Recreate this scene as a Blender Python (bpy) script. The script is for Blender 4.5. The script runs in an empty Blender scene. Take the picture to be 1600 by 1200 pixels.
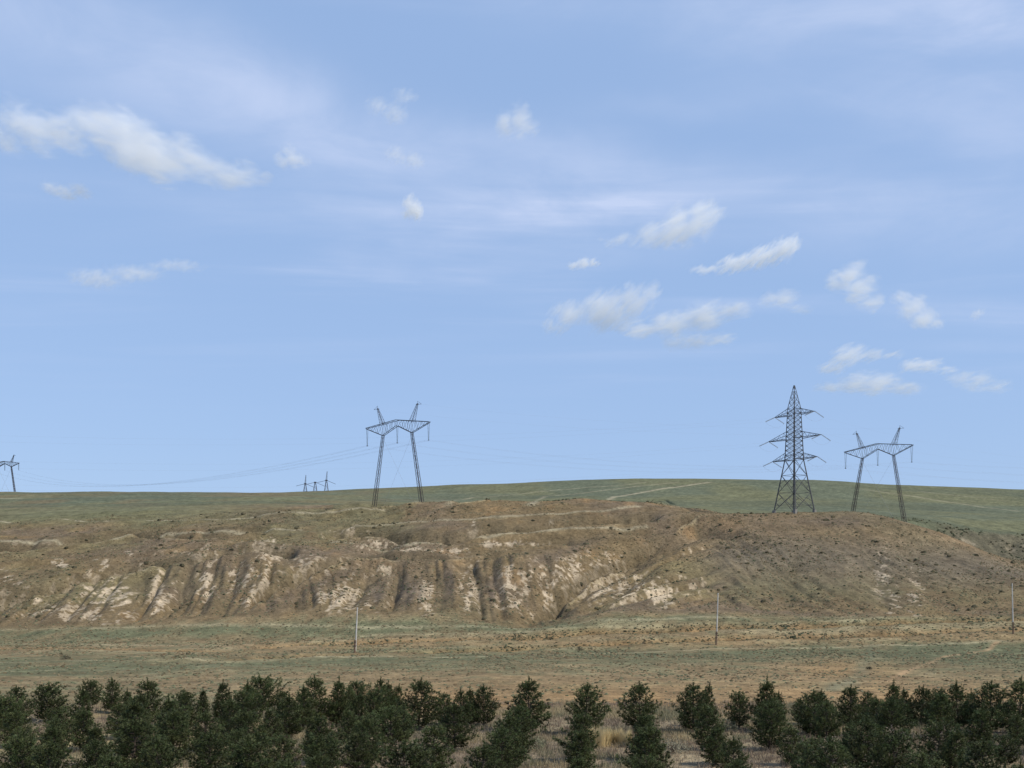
import bpy, bmesh, math, random
import numpy as np
from mathutils import Vector, Matrix, noise as mnoise

random.seed(7)
rng = np.random.default_rng(11)
S = bpy.context.scene
COL = S.collection
R = math.radians

# ------------------------------------------------------------------ camera
F, CX, HY, CZ = 1700.0, 800.0, 905.0, 8.0        # focal length in photo pixels, centre column, eye-level row, eye height
cam = bpy.data.cameras.new('camera')
cam.sensor_width = 36.0
cam.lens = 36.0 * F / 1600.0
cam.shift_y = (HY - 600.0) / 1600.0
cam.clip_start, cam.clip_end = 0.1, 20000.0
cam_o = bpy.data.objects.new('camera', cam)
COL.objects.link(cam_o)
cam_o.location = (0, 0, CZ)
cam_o.rotation_euler = (R(90), 0, 0)
S.camera = cam_o

# ------------------------------------------------------------------ light
SUN_EL, SUN_AZ = R(47), R(114)                   # azimuth clockwise from straight ahead
sd = bpy.data.lights.new('sun', 'SUN')
sd.energy, sd.angle, sd.color = 3.9, R(0.6), (1.0, 0.945, 0.85)
sun = bpy.data.objects.new('sun', sd)
COL.objects.link(sun)
to_sun = Vector((math.sin(SUN_AZ) * math.cos(SUN_EL), math.cos(SUN_AZ) * math.cos(SUN_EL), math.sin(SUN_EL)))
sun.rotation_euler = to_sun.to_track_quat('Z', 'Y').to_euler()
sun.location = (60, -40, 120)

S.view_settings.view_transform = 'Standard'
S.view_settings.look = 'None'
S.view_settings.exposure = 0.0
S.view_settings.gamma = 1.0
S.view_settings.use_curve_mapping = False
S.cycles.volume_bounces = 20
S.cycles.max_bounces = 22
S.cycles.transparent_max_bounces = 12
S.cycles.volume_step_rate = 1.0
S.cycles.use_denoising = True

W = bpy.data.worlds.new('World')
S.world = W
W.use_nodes = True


class NT:
    """tiny helper for node trees"""
    def __init__(s, tree):
        s.t = tree
        s.t.nodes.clear()

    def n(s, kind, **kw):
        node = s.t.nodes.new(kind)
        for k, v in kw.items():
            setattr(node, k, v)
        return node

    def put(s, sock, v):
        if hasattr(v, 'is_output') or isinstance(v, bpy.types.NodeSocket):
            s.t.links.new(v, sock)
        elif v is not None:
            sock.default_value = v

    def m(s, op, a, b=None, c=None, clamp=False):
        node = s.n('ShaderNodeMath', operation=op, use_clamp=clamp)
        s.put(node.inputs[0], a)
        if b is not None: s.put(node.inputs[1], b)
        if c is not None: s.put(node.inputs[2], c)
        return node.outputs[0]

    def vm(s, op, a, b=None):
        node = s.n('ShaderNodeVectorMath', operation=op)
        s.put(node.inputs[0], a)
        if b is not None: s.put(node.inputs[1], b)
        return node.outputs['Value'] if op in ('LENGTH', 'DOT_PRODUCT', 'DISTANCE') else node.outputs[0]

    def mix(s, f, a, b, mode='MIX'):
        node = s.n('ShaderNodeMix', data_type='RGBA', blend_type=mode)
        s.put(node.inputs[0], f); s.put(node.inputs[6], a); s.put(node.inputs[7], b)
        return node.outputs[2]

    def ramp(s, v, lo, hi, smooth=True):
        node = s.n('ShaderNodeMapRange', interpolation_type='SMOOTHSTEP' if smooth else 'LINEAR')
        s.put(node.inputs[0], v)
        node.inputs[1].default_value, node.inputs[2].default_value = lo, hi
        return node.outputs[0]

    def noise(s, vec, scale, detail=4, rough=0.55, dist=0.0):
        node = s.n('ShaderNodeTexNoise')
        s.put(node.inputs['Vector'], vec)
        node.inputs['Scale'].default_value = scale
        node.inputs['Detail'].default_value = detail
        node.inputs['Roughness'].default_value = rough
        node.inputs['Distortion'].default_value = dist
        return node.outputs['Fac']


w = NT(W.node_tree)
sky = w.n('ShaderNodeTexSky', sky_type='NISHITA', sun_disc=False)
sky.sun_elevation, sky.sun_rotation = SUN_EL, SUN_AZ
sky.altitude, sky.air_density, sky.dust_density, sky.ozone_density = 200.0, 1.0, 0.6, 2.0
tc = w.n('ShaderNodeTexCoord')
dirv = tc.outputs['Generated']
sep = w.n('ShaderNodeSeparateXYZ'); w.put(sep.inputs[0], dirv)
# high thin cirrus veil, on a plane far above the plain: (x/z, y/z)
zz = w.m('MAXIMUM', sep.outputs[2], 0.03)
plane = w.n('ShaderNodeCombineXYZ')
w.put(plane.inputs[0], w.m('DIVIDE', sep.outputs[0], zz))
w.put(plane.inputs[1], w.m('DIVIDE', sep.outputs[1], zz))
mp = w.n('ShaderNodeMapping')
mp.inputs['Rotation'].default_value = (0, 0, R(-38))
mp.inputs['Scale'].default_value = (0.55, 1.9, 1.0)
mp.inputs['Location'].default_value = (0.35, 0.6, 0)
w.put(mp.inputs[0], plane.outputs[0])
ci = w.ramp(w.noise(mp.outputs[0], 0.9, 7, 0.55, 0.6), 0.42, 0.78)
big = w.ramp(w.noise(plane.outputs[0], 0.55, 3, 0.5), 0.35, 0.62)
veil = w.m('MULTIPLY', w.m('MULTIPLY', ci, big), w.ramp(sep.outputs[2], 0.12, 0.34))


def bank(px, py, sx, sy, ang, amp):
    """a soft streak of cirrus lying around one direction of the sky"""
    c = Vector(((px - CX) / F, 1.0, (HY - py) / F)).normalized()
    e1 = Vector((0, 0, 1)).cross(c).normalized() * -1.0
    e2 = e1.cross(c) * (-1.0)
    if e2.z < 0: e2 = -e2
    if e1.x < 0: e1 = -e1
    a = R(ang)
    f1 = e1 * math.cos(a) - e2 * math.sin(a)
    f2 = e1 * math.sin(a) + e2 * math.cos(a)
    p = w.vm('ADD', dirv, tuple(-c))
    q = w.vm('ADD', p, wob.outputs[0])
    u = w.m('MULTIPLY', w.vm('DOT_PRODUCT', q, tuple(f1)), F / sx)
    v = w.m('MULTIPLY', w.vm('DOT_PRODUCT', q, tuple(f2)), F / sy)
    r2 = w.m('ADD', w.m('MULTIPLY', u, u), w.m('MULTIPLY', v, v))
    return w.m('MULTIPLY', w.m('EXPONENT', w.m('MULTIPLY', r2, -1.0)), amp)


wobn = w.n('ShaderNodeTexNoise'); w.put(wobn.inputs['Vector'], dirv)
wobn.inputs['Scale'].default_value = 7.0; wobn.inputs['Detail'].default_value = 5
wob = w.n('ShaderNodeVectorMath', operation='SCALE')
w.put(wob.inputs[0], w.vm('SUBTRACT', wobn.outputs['Color'], (0.5, 0.5, 0.5)))
wob.inputs['Scale'].default_value = 0.07
BANKS = [(150, 70, 330, 75, 14, .42), (480, 150, 260, 45, 17, .40), (760, 250, 420, 40, 6, .20), (1380, 20, 330, 45, 9, .55),
         (1560, 190, 150, 45, 12, .45), (1500, 345, 330, 38, 4, .26), (760, 330, 300, 28, 2, .12), (1050, 165, 120, 20, -4, .14),
         (1000, 265, 300, 30, 4, .2), (1300, 130, 200, 40, 10, .14)]
acc = veil
for b in BANKS:
    acc = w.m('MAXIMUM', acc, bank(*b)) if b is BANKS[0] else w.m('ADD', acc, bank(*b))
streak = w.n('ShaderNodeMapping')
streak.inputs['Rotation'].default_value = (0, R(12), 0)
streak.inputs['Scale'].default_value = (2.6, 2.6, 8.0)
w.put(streak.inputs[0], dirv)
sn = w.ramp(w.noise(streak.outputs[0], 2.4, 6, 0.6, 0.5), 0.25, 0.75)
acc = w.m('MULTIPLY', acc, w.m('ADD', w.m('MULTIPLY', sn, 1.0), 0.5), clamp=True)
hs = w.n('ShaderNodeHueSaturation')
hs.inputs['Saturation'].default_value = 0.83
hs.inputs['Value'].default_value = 1.0
w.put(hs.inputs['Color'], sky.outputs[0])
# the sky of the photograph is almost even from its top down to the hills
flat = w.mix(0.68, hs.outputs[0], (3.5, 5.3, 8.75, 1))
skyc = w.mix(w.m('MULTIPLY', acc, 0.85), flat, (5.6, 6.5, 8.7, 1))
bg = w.n('ShaderNodeBackground')
bg.inputs['Strength'].default_value = 0.107
w.put(bg.inputs['Color'], skyc)
wo = w.n('ShaderNodeOutputWorld')
w.put(wo.inputs[0], bg.outputs[0])


# ------------------------------------------------------------------ helpers
def tag(o, label=None, cat=None, group=None, kind=None):
    if label: o['label'] = label
    if cat: o['category'] = cat
    if group: o['group'] = group
    if kind: o['kind'] = kind
    return o


def empty(name, loc=(0, 0, 0), rz=0.0):
    o = bpy.data.objects.new(name, None)
    COL.objects.link(o)
    o.location = loc
    o.rotation_euler = (0, 0, rz)
    o.empty_display_size = 0.3
    return o


def np_mesh(name, verts, faces, cols=None, smooth=False):
    """mesh from numpy arrays, faces (n,3) or (n,4)"""
    me = bpy.data.meshes.new(name)
    verts = np.ascontiguousarray(verts, dtype=np.float32)
    faces = np.ascontiguousarray(faces, dtype=np.int32)
    k = faces.shape[1]
    me.vertices.add(len(verts)); me.vertices.foreach_set('co', verts.ravel())
    me.loops.add(faces.size); me.loops.foreach_set('vertex_index', faces.ravel())
    me.polygons.add(len(faces))
    me.polygons.foreach_set('loop_start', np.arange(0, faces.size, k, dtype=np.int32))
    me.polygons.foreach_set('use_smooth', np.full(len(faces), smooth, dtype=bool))
    if cols is not None:
        at = me.attributes.new('tint', 'FLOAT_COLOR', 'POINT')
        c = np.ones((len(verts), 4), dtype=np.float32)
        c[:, :3] = cols
        at.data.foreach_set('color', c.ravel())
    me.update(calc_edges=True)
    me.validate()
    return me


def link(name, me, mat, parent=None):
    o = bpy.data.objects.new(name, me)
    COL.objects.link(o)
    if mat and not me.materials: me.materials.append(mat)
    if parent: o.parent = parent
    return o


class MB:
    """collects bars, tubes and lathes into ONE mesh"""
    def __init__(s):
        s.v, s.f = [], []

    def ring_bar(s, a, b, ra, rb=None, n=4, caps=True):
        rb = ra if rb is None else rb
        a, b = Vector(a), Vector(b)
        d = (b - a)
        if d.length < 1e-6: return
        d.normalize()
        up = Vector((0, 0, 1)) if abs(d.z) < 0.9 else Vector((1, 0, 0))
        e1 = d.cross(up).normalized(); e2 = d.cross(e1)
        i0 = len(s.v)
        for p, r in ((a, ra), (b, rb)):
            for k in range(n):
                t = 2 * math.pi * (k + .5) / n
                s.v.append(p + e1 * (math.cos(t) * r) + e2 * (math.sin(t) * r))
        for k in range(n):
            j = (k + 1) % n
            s.f.append((i0 + k, i0 + j, i0 + n + j, i0 + n + k))
        if caps:
            s.f.append(tuple(i0 + k for k in reversed(range(n))))
            s.f.append(tuple(i0 + n + k for k in range(n)))

    bar = ring_bar

    def path(s, pts, radii, n=4):
        for i in range(len(pts) - 1):
            ra = radii[i] if hasattr(radii, '__len__') else radii
            rb = radii[i + 1] if hasattr(radii, '__len__') else radii
            s.ring_bar(pts[i], pts[i + 1], ra, rb, n)

    def box(s, c, size):
        x, y, z = [q / 2 for q in size]
        i0 = len(s.v)
        for dz in (-z, z):
            for dx, dy in ((-x, -y), (x, -y), (x, y), (-x, y)):
                s.v.append(Vector(c) + Vector((dx, dy, dz)))
        for q in ((3, 2, 1, 0), (4, 5, 6, 7), (0, 1, 5, 4), (1, 2, 6, 5), (2, 3, 7, 6), (3, 0, 4, 7)):
            s.f.append(tuple(i0 + k for k in q))

    def build(s, name, mat, parent=None):
        me = bpy.data.meshes.new(name)
        me.from_pydata([tuple(v) for v in s.v], [], s.f)
        me.update()
        return link(name, me, mat, parent)


# vectorised value noise
def _hash(ix, iy, seed):
    h = (ix.astype(np.int64) * 374761393 + iy.astype(np.int64) * 668265263 + seed * 1442695041) & 0xFFFFFFFF
    h = ((h ^ (h >> 13)) * 1274126177) & 0xFFFFFFFF
    h = ((h ^ (h >> 16)) * 2246822519) & 0xFFFFFFFF
    return ((h ^ (h >> 15)) & 0xFFFFFF) / float(0xFFFFFF) * 2 - 1


def vn(x, y, seed=0):
    x, y = np.asarray(x, float), np.asarray(y, float)
    ix, iy = np.floor(x), np.floor(y)
    fx, fy = x - ix, y - iy
    fx = fx * fx * fx * (fx * (fx * 6 - 15) + 10); fy = fy * fy * fy * (fy * (fy * 6 - 15) + 10)
    a, b = _hash(ix, iy, seed), _hash(ix + 1, iy, seed)
    c, d = _hash(ix, iy + 1, seed), _hash(ix + 1, iy + 1, seed)
    return (a + (b - a) * fx) * (1 - fy) + (c + (d - c) * fx) * fy


def fbm(x, y, seed=0, o=4, g=0.5):
    t, a, n = 0, 1.0, 0
    for k in range(o):
        t = t + a * vn(x * 2 ** k + 17.3 * k, y * 2 ** k - 9.1 * k, seed + k); n += a; a *= g
    return t / n


def sm(lo, hi, v):
    t = np.clip((np.asarray(v, float) - lo) / (hi - lo), 0, 1)
    return t * t * (3 - 2 * t)


# ------------------------------------------------------------------ the lie of the land
AN = np.array([-600, 0, 200, 400, 540, 700, 850, 1000, 1100, 1245, 1350, 1450, 1530, 1600, 2200], float)


def zrow(d, rows):       # rows seen by eye level -> heights
    return CZ + (HY - np.array(rows, float)) * d / F


n_ = len(AN)
KN = [
    (-200, np.full(n_, 6.5)), (-6, np.full(n_, 6.4)), (4, np.full(n_, 6.2)), (22, np.full(n_, 0.9)), (34, np.full(n_, 0.1)), (50, np.full(n_, 0.0)),
    (66, np.full(n_, -0.1)), (110, np.full(n_, -1.5)), (150, np.full(n_, -3.0)), (180, np.full(n_, -3.9)),
    (208, np.array([-4.4, -4.3, -4, -3.8, -3.6, -3.4, -3.1, -2.8, -2.6, -2.2, -2, -1.8, -1.6, -1.5, -1.2])),
    (235, zrow(235, [985, 978, 970, 957, 952, 951, 950, 949, 951, 957, 958, 959, 960, 961, 965])),
    (265, zrow(265, [950, 943, 925, 912, 920, 918, 915, 910, 918, 920, 920, 922, 930, 935, 940])),
    (290, zrow(290, [915, 910, 893, 868, 882, 884, 864, 880, 880, 883, 888, 895, 902, 901, 900])),
    (330, zrow(330, [870, 866, 858, 845, 848, 850, 842, 842, 840, 838, 843, 850, 858, 892, 900])),
    (352, zrow(352, [852, 848, 842, 828, 832, 826, 822, 823, 815, 810, 814, 822, 862, 886, 890])),
    (374, zrow(374, [838, 836, 828, 816, 814, 806, 804, 804, 801, 799, 800, 832, 870, 880, 885])),
    (405, np.array([28, 28.2, 30.1, 32.3, 36.0, 36.4, 36.6, 36.8, 31.5, 31, 31.0, 24, 15.5, 14, 14])),
    (432, np.array([31.5, 31.6, 33.3, 35, 37.4, 37, 36.6, 36.3, 31, 31, 33.8, 31.5, 25.2, 25.4, 25.6])),
    (450, np.array([34, 34.2, 35.8, 37, 38.6, 37.6, 36.8, 36, 31.5, 32, 35, 33.5, 28.5, 27.6, 27])),
    (500, np.array([39, 39.5, 40.6, 42, 42.5, 41, 39, 38, 36, 36, 38, 37, 35, 34, 33])),
    (600, np.array([49, 50, 51, 52, 50, 49, 48, 47, 46, 45, 45, 44, 43, 42, 40])),
    (760, np.array([66, 68.4, 68.8, 67.5, 66, 64, 65, 66, 65, 63, 62, 61, 60, 58, 55])),
    (1000, np.array([80, 84, 83, 84, 88, 93.3, 96.2, 98, 98, 96.8, 95, 93.3, 91, 88.6, 80])),
    (1300, np.array([82, 85, 88, 95, 97, 95, 90, 85, 82, 80, 78, 76, 74, 72, 66])),
    (2000, np.full(n_, 60.0)), (4000, np.full(n_, 20.0)), (9000, np.full(n_, -60.0))]
KD = np.array([k[0] for k in KN], float)
PXT = np.arange(-600, 2201, 5.0)
# smooth along the picture's width
rowsz = []
for d_, z_ in KN:
    r_ = np.interp(PXT, AN, z_)
    ker = np.exp(-0.5 * (np.arange(-24, 25) / 7.0) ** 2); ker /= ker.sum()
    rowsz.append(np.convolve(np.pad(r_, 24, mode='edge'), ker, 'valid'))
ZT = np.array(rowsz)                       # knots x px


def pchip_slopes(x, y):
    h = np.diff(x)[:, None]; dl = np.diff(y, axis=0) / h
    m = np.zeros_like(y)
    for i in range(1, len(x) - 1):
        a, b = dl[i - 1], dl[i]
        w1, w2 = 2 * h[i] + h[i - 1], h[i] + 2 * h[i - 1]
        ok = (a * b) > 0
        m[i] = np.where(ok, (w1 + w2) / np.where(ok, w1 / np.where(ok, a, 1) + w2 / np.where(ok, b, 1), 1), 0)
    m[0], m[-1] = dl[0], dl[-1]
    return m


MT = pchip_slopes(KD, ZT)


def base_h(x, d):
    x, d = np.asarray(x, float), np.asarray(d, float)
    px = CX + F * x / np.maximum(d, 40)
    t = np.clip((px + 600) / 5, 0, len(PXT) - 1.001)
    j = t.astype(int); f = t - j
    i = np.clip(np.searchsorted(KD, d, side='right') - 1, 0, len(KD) - 2)
    h = KD[i + 1] - KD[i]; s = np.clip((d - KD[i]) / h, 0, 1)
    def g(T, ii): return T[ii, j] * (1 - f) + T[ii, j + 1] * f
    z0, z1, m0, m1 = g(ZT, i), g(ZT, i + 1), g(MT, i), g(MT, i + 1)
    s2, s3 = s * s, s * s * s
    return (2 * s3 - 3 * s2 + 1) * z0 + (s3 - 2 * s2 + s) * h * m0 + (-2 * s3 + 3 * s2) * z1 + (s3 - s2) * h * m1


DS = np.concatenate([np.arange(30, 500, 0.25), np.arange(500, 1400, 2.0)])


def hit(px, py, fn=base_h):
    """where the ground is met by the sight line through a photo pixel"""
    x = (px - CX) / F * DS
    yy = HY - (fn(x, DS) - CZ) * F / DS
    k = np.nonzero(yy <= py)[0]
    d = DS[k[0]] if len(k) else DS[-1]
    return (px - CX) / F * d, d


def seg_dist(x, d, pts):
    best = np.full(np.shape(x), 1e9); tt = np.zeros(np.shape(x))
    n = len(pts) - 1
    for i in range(n):
        (ax, ay), (bx, by) = pts[i], pts[i + 1]
        vx, vy = bx - ax, by - ay
        L = vx * vx + vy * vy
        t = np.clip(((x - ax) * vx + (d - ay) * vy) / L, 0, 1)
        q = np.hypot(x - ax - t * vx, d - ay - t * vy)
        up = q < best
        best = np.where(up, q, best); tt = np.where(up, (i + t) / n, tt)
    return best, tt


GUL = []
for pts, wd, dp in [
    ([(-60, 962), (20, 938), (88, 922), (130, 900), (200, 880), (290, 862)], 9, 2.5),
    ([(820, 951), (880, 915), (950, 868), (1000, 845), (1050, 832), (1110, 822)], 18, 8.5),
    ([(598, 950), (612, 915), (628, 890)], 7, 1.8),
    ([(688, 951), (690, 920), (684, 892)], 6, 1.8),
    ([(545, 945), (575, 905), (615, 885)], 6, 2.0),
    ([(752, 951), (748, 905), (735, 880)], 6, 1.3),
    ([(925, 948), (970, 915), (1010, 880)], 6, 1.8),
    ([(290, 955), (285, 920), (280, 893)], 7, 2.0),
    ([(350, 955), (345, 915), (345, 885)], 7, 2.2),
    ([(205, 965), (225, 930), (225, 905)], 7, 2.0),
    ([(440, 900), (450, 872), (452, 855)], 7, 2.0),
    ([(560, 862), (600, 850), (640, 840)], 8, 2.5),
    ([(330, 872), (355, 855), (380, 842)], 8, 2.0),
    ([(700, 868), (800, 850), (900, 838), (980, 826)], 12, 3.0),
    ([(1128, 838), (1096, 820), (1084, 808)], 9, 3.2),
    ([(1440, 905), (1430, 875), (1415, 850)], 8, 1.2),
    ([(1390, 950), (1370, 905), (1360, 870)], 8, 1.4),
    ([(1230, 950), (1240, 905), (1245, 870)], 9, 1.0),
]:
    GUL.append(([hit(*p) for p in pts], wd, dp))
RIDGE = []
for pts, A_, B_, wb in [
    ([(-200, 968), (-100, 960), (0, 949), (80, 934), (150, 916), (240, 893), (330, 879), (420, 868), (470, 866)], 1.2, 8.5, 20),
    ([(384, 958), (430, 936), (470, 915), (510, 898), (548, 884), (600, 877), (660, 880), (700, 879), (760, 866), (830, 854), (900, 846)], 1.4, 9.0, 19),
    ([(-100, 864), (0, 861), (100, 850), (200, 838), (300, 842), (380, 834), (430, 832)], .9, 4.5, 18),
    ([(500, 842), (560, 842), (640, 846), (700, 850), (780, 838), (860, 828), (940, 822), (1040, 818)], 1.2, 6.5, 20),
    ([(380, 806), (480, 800), (560, 793), (650, 789), (760, 788), (900, 783), (1040, 784), (1075, 796)], 1.0, 3.5, 26),
    ([(1045, 826), (1085, 809), (1125, 801)], 1.8, 3.0, 12),
    ([(820, 950), (880, 913), (950, 862), (1000, 846), (1050, 833)], .8, 1.5, 12),
]:
    hp = [hit(*p) for p in pts]
    RIDGE.append((np.array([p[0] for p in pts], float), np.array([h_[1] for h_ in hp]), A_, B_, wb))
TOPL = [(-600, 945), (0, 945), (80, 933), (150, 915), (240, 892), (330, 878), (420, 876), (560, 878), (620, 888), (700, 886), (760, 876), (830, 866), (900, 862), (960, 868), (1050, 850), (1120, 850), (2200, 850)]
TOPX = np.array([p[0] for p in TOPL], float); TOPD = np.array([hit(*p)[1] for p in TOPL])
DITCH = []
for pts, wd, dp in [
    ([(420, 1012), (600, 1004), (800, 998), (900, 992), (1060, 985), (1200, 981), (1420, 973), (1640, 967)], 2.4, 1.5),
    ([(300, 1034), (560, 1025), (800, 1013), (1060, 1003), (1250, 995), (1640, 984)], 2.2, 1.2),
    ([(-40, 1012), (200, 1016), (420, 1020)], 1.8, 0.45),
]:
    DITCH.append(([hit(*p) for p in pts], wd, dp))


def H(x, d):
    x, d = np.asarray(x, float), np.asarray(d, float)
    z = base_h(x, d)
    px = CX + F * x / np.maximum(d, 40)
    # large folds of the hill
    hm = sm(240, 290, d) * (1 - 0.6 * sm(600, 1000, d))
    z = z + hm * 1.1 * fbm(x / 45, d / 45, 3, 3)
    # spurs and rills down the eroded bluff
    ob = sm(860, 930, px) * (1 - sm(1090, 1150, px))
    dcr = np.interp(px, TOPX, TOPD)
    toe = sm(231, 244, d); top = 1 - sm(-3, 9, d - dcr)
    kn = sm(1120, 1200, px)
    M = toe * (top * (1 - kn) + kn * (1 - sm(330, 362, d)) * 0.45)
    def rills(s):
        return 1.75 * (np.abs(vn(s / 5.0, d / 130, 21)) - 0.35) + 0.8 * (np.abs(vn(s / 2.1, d / 60, 22)) - 0.3) + 0.22 * vn(s / 1.3, d / 8, 23)
    wp = x + 2.0 * fbm(x / 22, d / 60, 5, 3) + .35 * fbm(x / 4, d / 9, 6, 2)
    s1 = wp + 0.18 * (d - 235) * np.where(px < 520, 1.0, .3)
    s2 = wp - 0.85 * (d - 235)
    z = z + M * (rills(s1) * (1 - ob) + 0.8 * rills(s2) * ob)
    # broken ground of the upper terrace
    U = sm(285, 320, d) * (1 - sm(420, 470, d)) * (1 - sm(1090, 1160, px))
    ter = np.abs(fbm(x / 30 + 3, (d - 0.25 * x) / 13, 31, 3))
    z = z + U * 2.6 * (ter - 0.25)
    for rp, rd, A_, B_, wb in RIDGE:
        wgt = sm(rp[0], rp[0] + 35, px) * (1 - sm(rp[-1] - 35, rp[-1], px))
        tt = d - np.interp(px, rp, rd) + 2.2 * vn(x / 8, x * 0, 45) + 1.0 * vn(x / 2.7, x * 0, 46)
        z = z + wgt * (A_ * np.exp(-(tt / 4.0) ** 2) - B_ * np.exp(-((tt - wb * .55) / (wb * .33)) ** 2))
    for pts, wd, dp in GUL:
        q, t = seg_dist(x, d, pts)
        near = q < wd
        if np.any(near):
            z = z - np.where(near, dp * (1 - q / wd) ** 1.3 * (0.35 + 0.65 * np.sin(np.pi * np.clip(0.12 + t * 0.8, 0, 1))), 0)
    for pts, wd, dp in DITCH:
        q, t = seg_dist(x, d + 1.5 * vn(x / 9, d * 0, 41) + 0.6 * vn(x / 2.5, d * 0, 42), pts)
        z = z - dp * np.exp(-(q / wd) ** 2) * (0.6 + 0.4 * vn(x / 14, d * 0 + .5, 43)) + 0.35 * dp * np.exp(-((q - 2.3 * wd) / (1.3 * wd)) ** 2) * (0.5 + 0.5 * vn(x / 6, d / 6, 44))
    # scrubby bank of the side ravine behind the knoll
    rb = sm(1420, 1500, px) * sm(385, 400, d) * (1 - sm(428, 440, d))
    z = z + rb * 2.2 * (np.abs(fbm(x / 9, d / 16, 51, 3)) - 0.25)
    # knoll roughness + hummocks everywhere
    z = z + sm(66, 90, d) * (0.10 * fbm(x / 1.6, d / 2.4, 61, 3) + 0.25 * fbm(x / 9, d / 14, 62, 3)) * (1 - 0.7 * sm(450, 700, d))
    z = z + (1 - sm(66, 90, d)) * 0.10 * fbm(x / 2.0, d / 2.0, 63, 3)
    z = z + sm(450, 900, d) * 1.5 * fbm(x / 120, d / 160, 64, 3)
    return z


def Hs(x, d): return float(H(np.array([x]), np.array([d]))[0])


def hitH(px, py): return hit(px, py, H)


FLINE = []
for pts, wd, cl, st in [([(0, 984), (280, 977), (560, 981), (800, 976), (1000, 969), (1420, 962), (1620, 958)], 1.2, (.36, .31, .19), .7),
                        ([(0, 1034), (420, 1031), (800, 1024), (1100, 1015), (1640, 1000)], .9, (.40, .34, .21), .8),
                        ([(560, 994), (800, 988), (1000, 980), (1200, 975), (1400, 968)], 1.0, (.40, .34, .20), .6),
                        ([(0, 1006), (300, 1009), (560, 1016)], .9, (.36, .29, .18), .6),
                        ([(0, 1022), (250, 1024), (500, 1022)], .7, (.13, .11, .07), .6),
                        ([(1385, 1064), (1430, 1044), (1480, 1026), (1560, 1004)], .5, (.42, .27, .15), .8),
                        ([(1300, 1080), (1345, 1050), (1360, 1028), (1365, 1010)], 1.1, (.17, .18, .115), .7),
                        ([(0, 1052), (300, 1043), (600, 1036), (860, 1030)], .6, (.37, .31, .19), .5)]:
    FLINE.append(([hit(*p) for p in pts], wd, cl, st))
FTR = []
for pts, wd, st, lb in [
    ([(640, 785), (740, 777), (860, 767), (985, 757), (1010, 753.5)], 1.5, .5, 'upper pale wheel track climbing the green hill'),
    ([(700, 789), (850, 776), (970, 763), (1060, 754)], 1.5, .55, 'second pale wheel track climbing the green hill'),
    ([(830, 789), (960, 776), (1040, 763), (1110, 754)], 2.0, .85, 'brightest wheel track climbing to the crest of the green hill'),
    ([(1345, 764), (1430, 776), (1500, 787), (1590, 799)], 1.6, .6, 'pale track crossing the green hill behind the shorter portal pylon'),
    ([(1440, 768), (1500, 775), (1570, 783)], 1.4, .4, 'faint track above the other on the green hill'),
    ([(0, 814), (120, 814), (260, 813), (400, 808), (520, 800), (600, 797)], .8, .75, 'upper pale track across the brown slope'),
    ([(0, 845), (90, 846), (180, 842), (260, 834), (360, 831), (470, 828)], .8, .75, 'middle pale track across the brown slope'),
    ([(520, 848), (640, 850), (760, 840), (850, 829), (940, 825), (1010, 822)], .8, .7, 'narrow pale track over the upper terrace'),
    ([(560, 822), (660, 815), (780, 808), (900, 800), (1000, 791)], .8, .7, 'pale track rising along the rim of the terrace'),
    ([(0, 779), (14, 779.2), (30, 779.5)], 2.4, .9, 'short whitish track near the skyline')]:
    FTR.append(([hitH(*p) for p in pts], wd, st, lb))


# ------------------------------------------------------------------ materials
def ground_mat(name, rough_scale=1.0):
    m = bpy.data.materials.new(name); m.use_nodes = True
    t = NT(m.node_tree)
    at = t.n('ShaderNodeAttribute', attribute_name='tint')
    tc = t.n('ShaderNodeTexCoord')
    p = tc.outputs['Object']
    n1 = t.noise(p, 1.1 * rough_scale, 5, 0.65)
    n2 = t.noise(p, 0.22 * rough_scale, 4, 0.6)
    n3 = t.noise(p, 4.5 * rough_scale, 3, 0.6)
    f = t.m('ADD', t.m('MULTIPLY', t.m('SUBTRACT', n1, 0.5), 1.9), t.m('MULTIPLY', t.m('SUBTRACT', n2, 0.5), 0.8))
    f = t.m('ADD', f, t.m('MULTIPLY', t.m('SUBTRACT', n3, 0.5), 1.0))
    f = t.m('ADD', f, 1.0)
    sc = t.n('ShaderNodeVectorMath', operation='SCALE')
    t.put(sc.inputs[0], at.outputs['Color']); t.put(sc.inputs['Scale'], f)
    bs = t.n('ShaderNodeBsdfPrincipled')
    t.put(bs.inputs['Base Color'], sc.outputs[0])
    bs.inputs['Roughness'].default_value = 0.95
    bs.inputs['Specular IOR Level'].default_value = 0.08
    bp = t.n('ShaderNodeBump')
    bp.inputs['Strength'].default_value = 0.9; bp.inputs['Distance'].default_value = 0.35
    t.put(bp.inputs['Height'], t.m('ADD', n1, t.m('MULTIPLY', n3, 0.6)))
    t.put(bs.inputs['Normal'], bp.outputs[0])
    o = t.n('ShaderNodeOutputMaterial'); t.put(o.inputs[0], bs.outputs[0])
    return m


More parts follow.
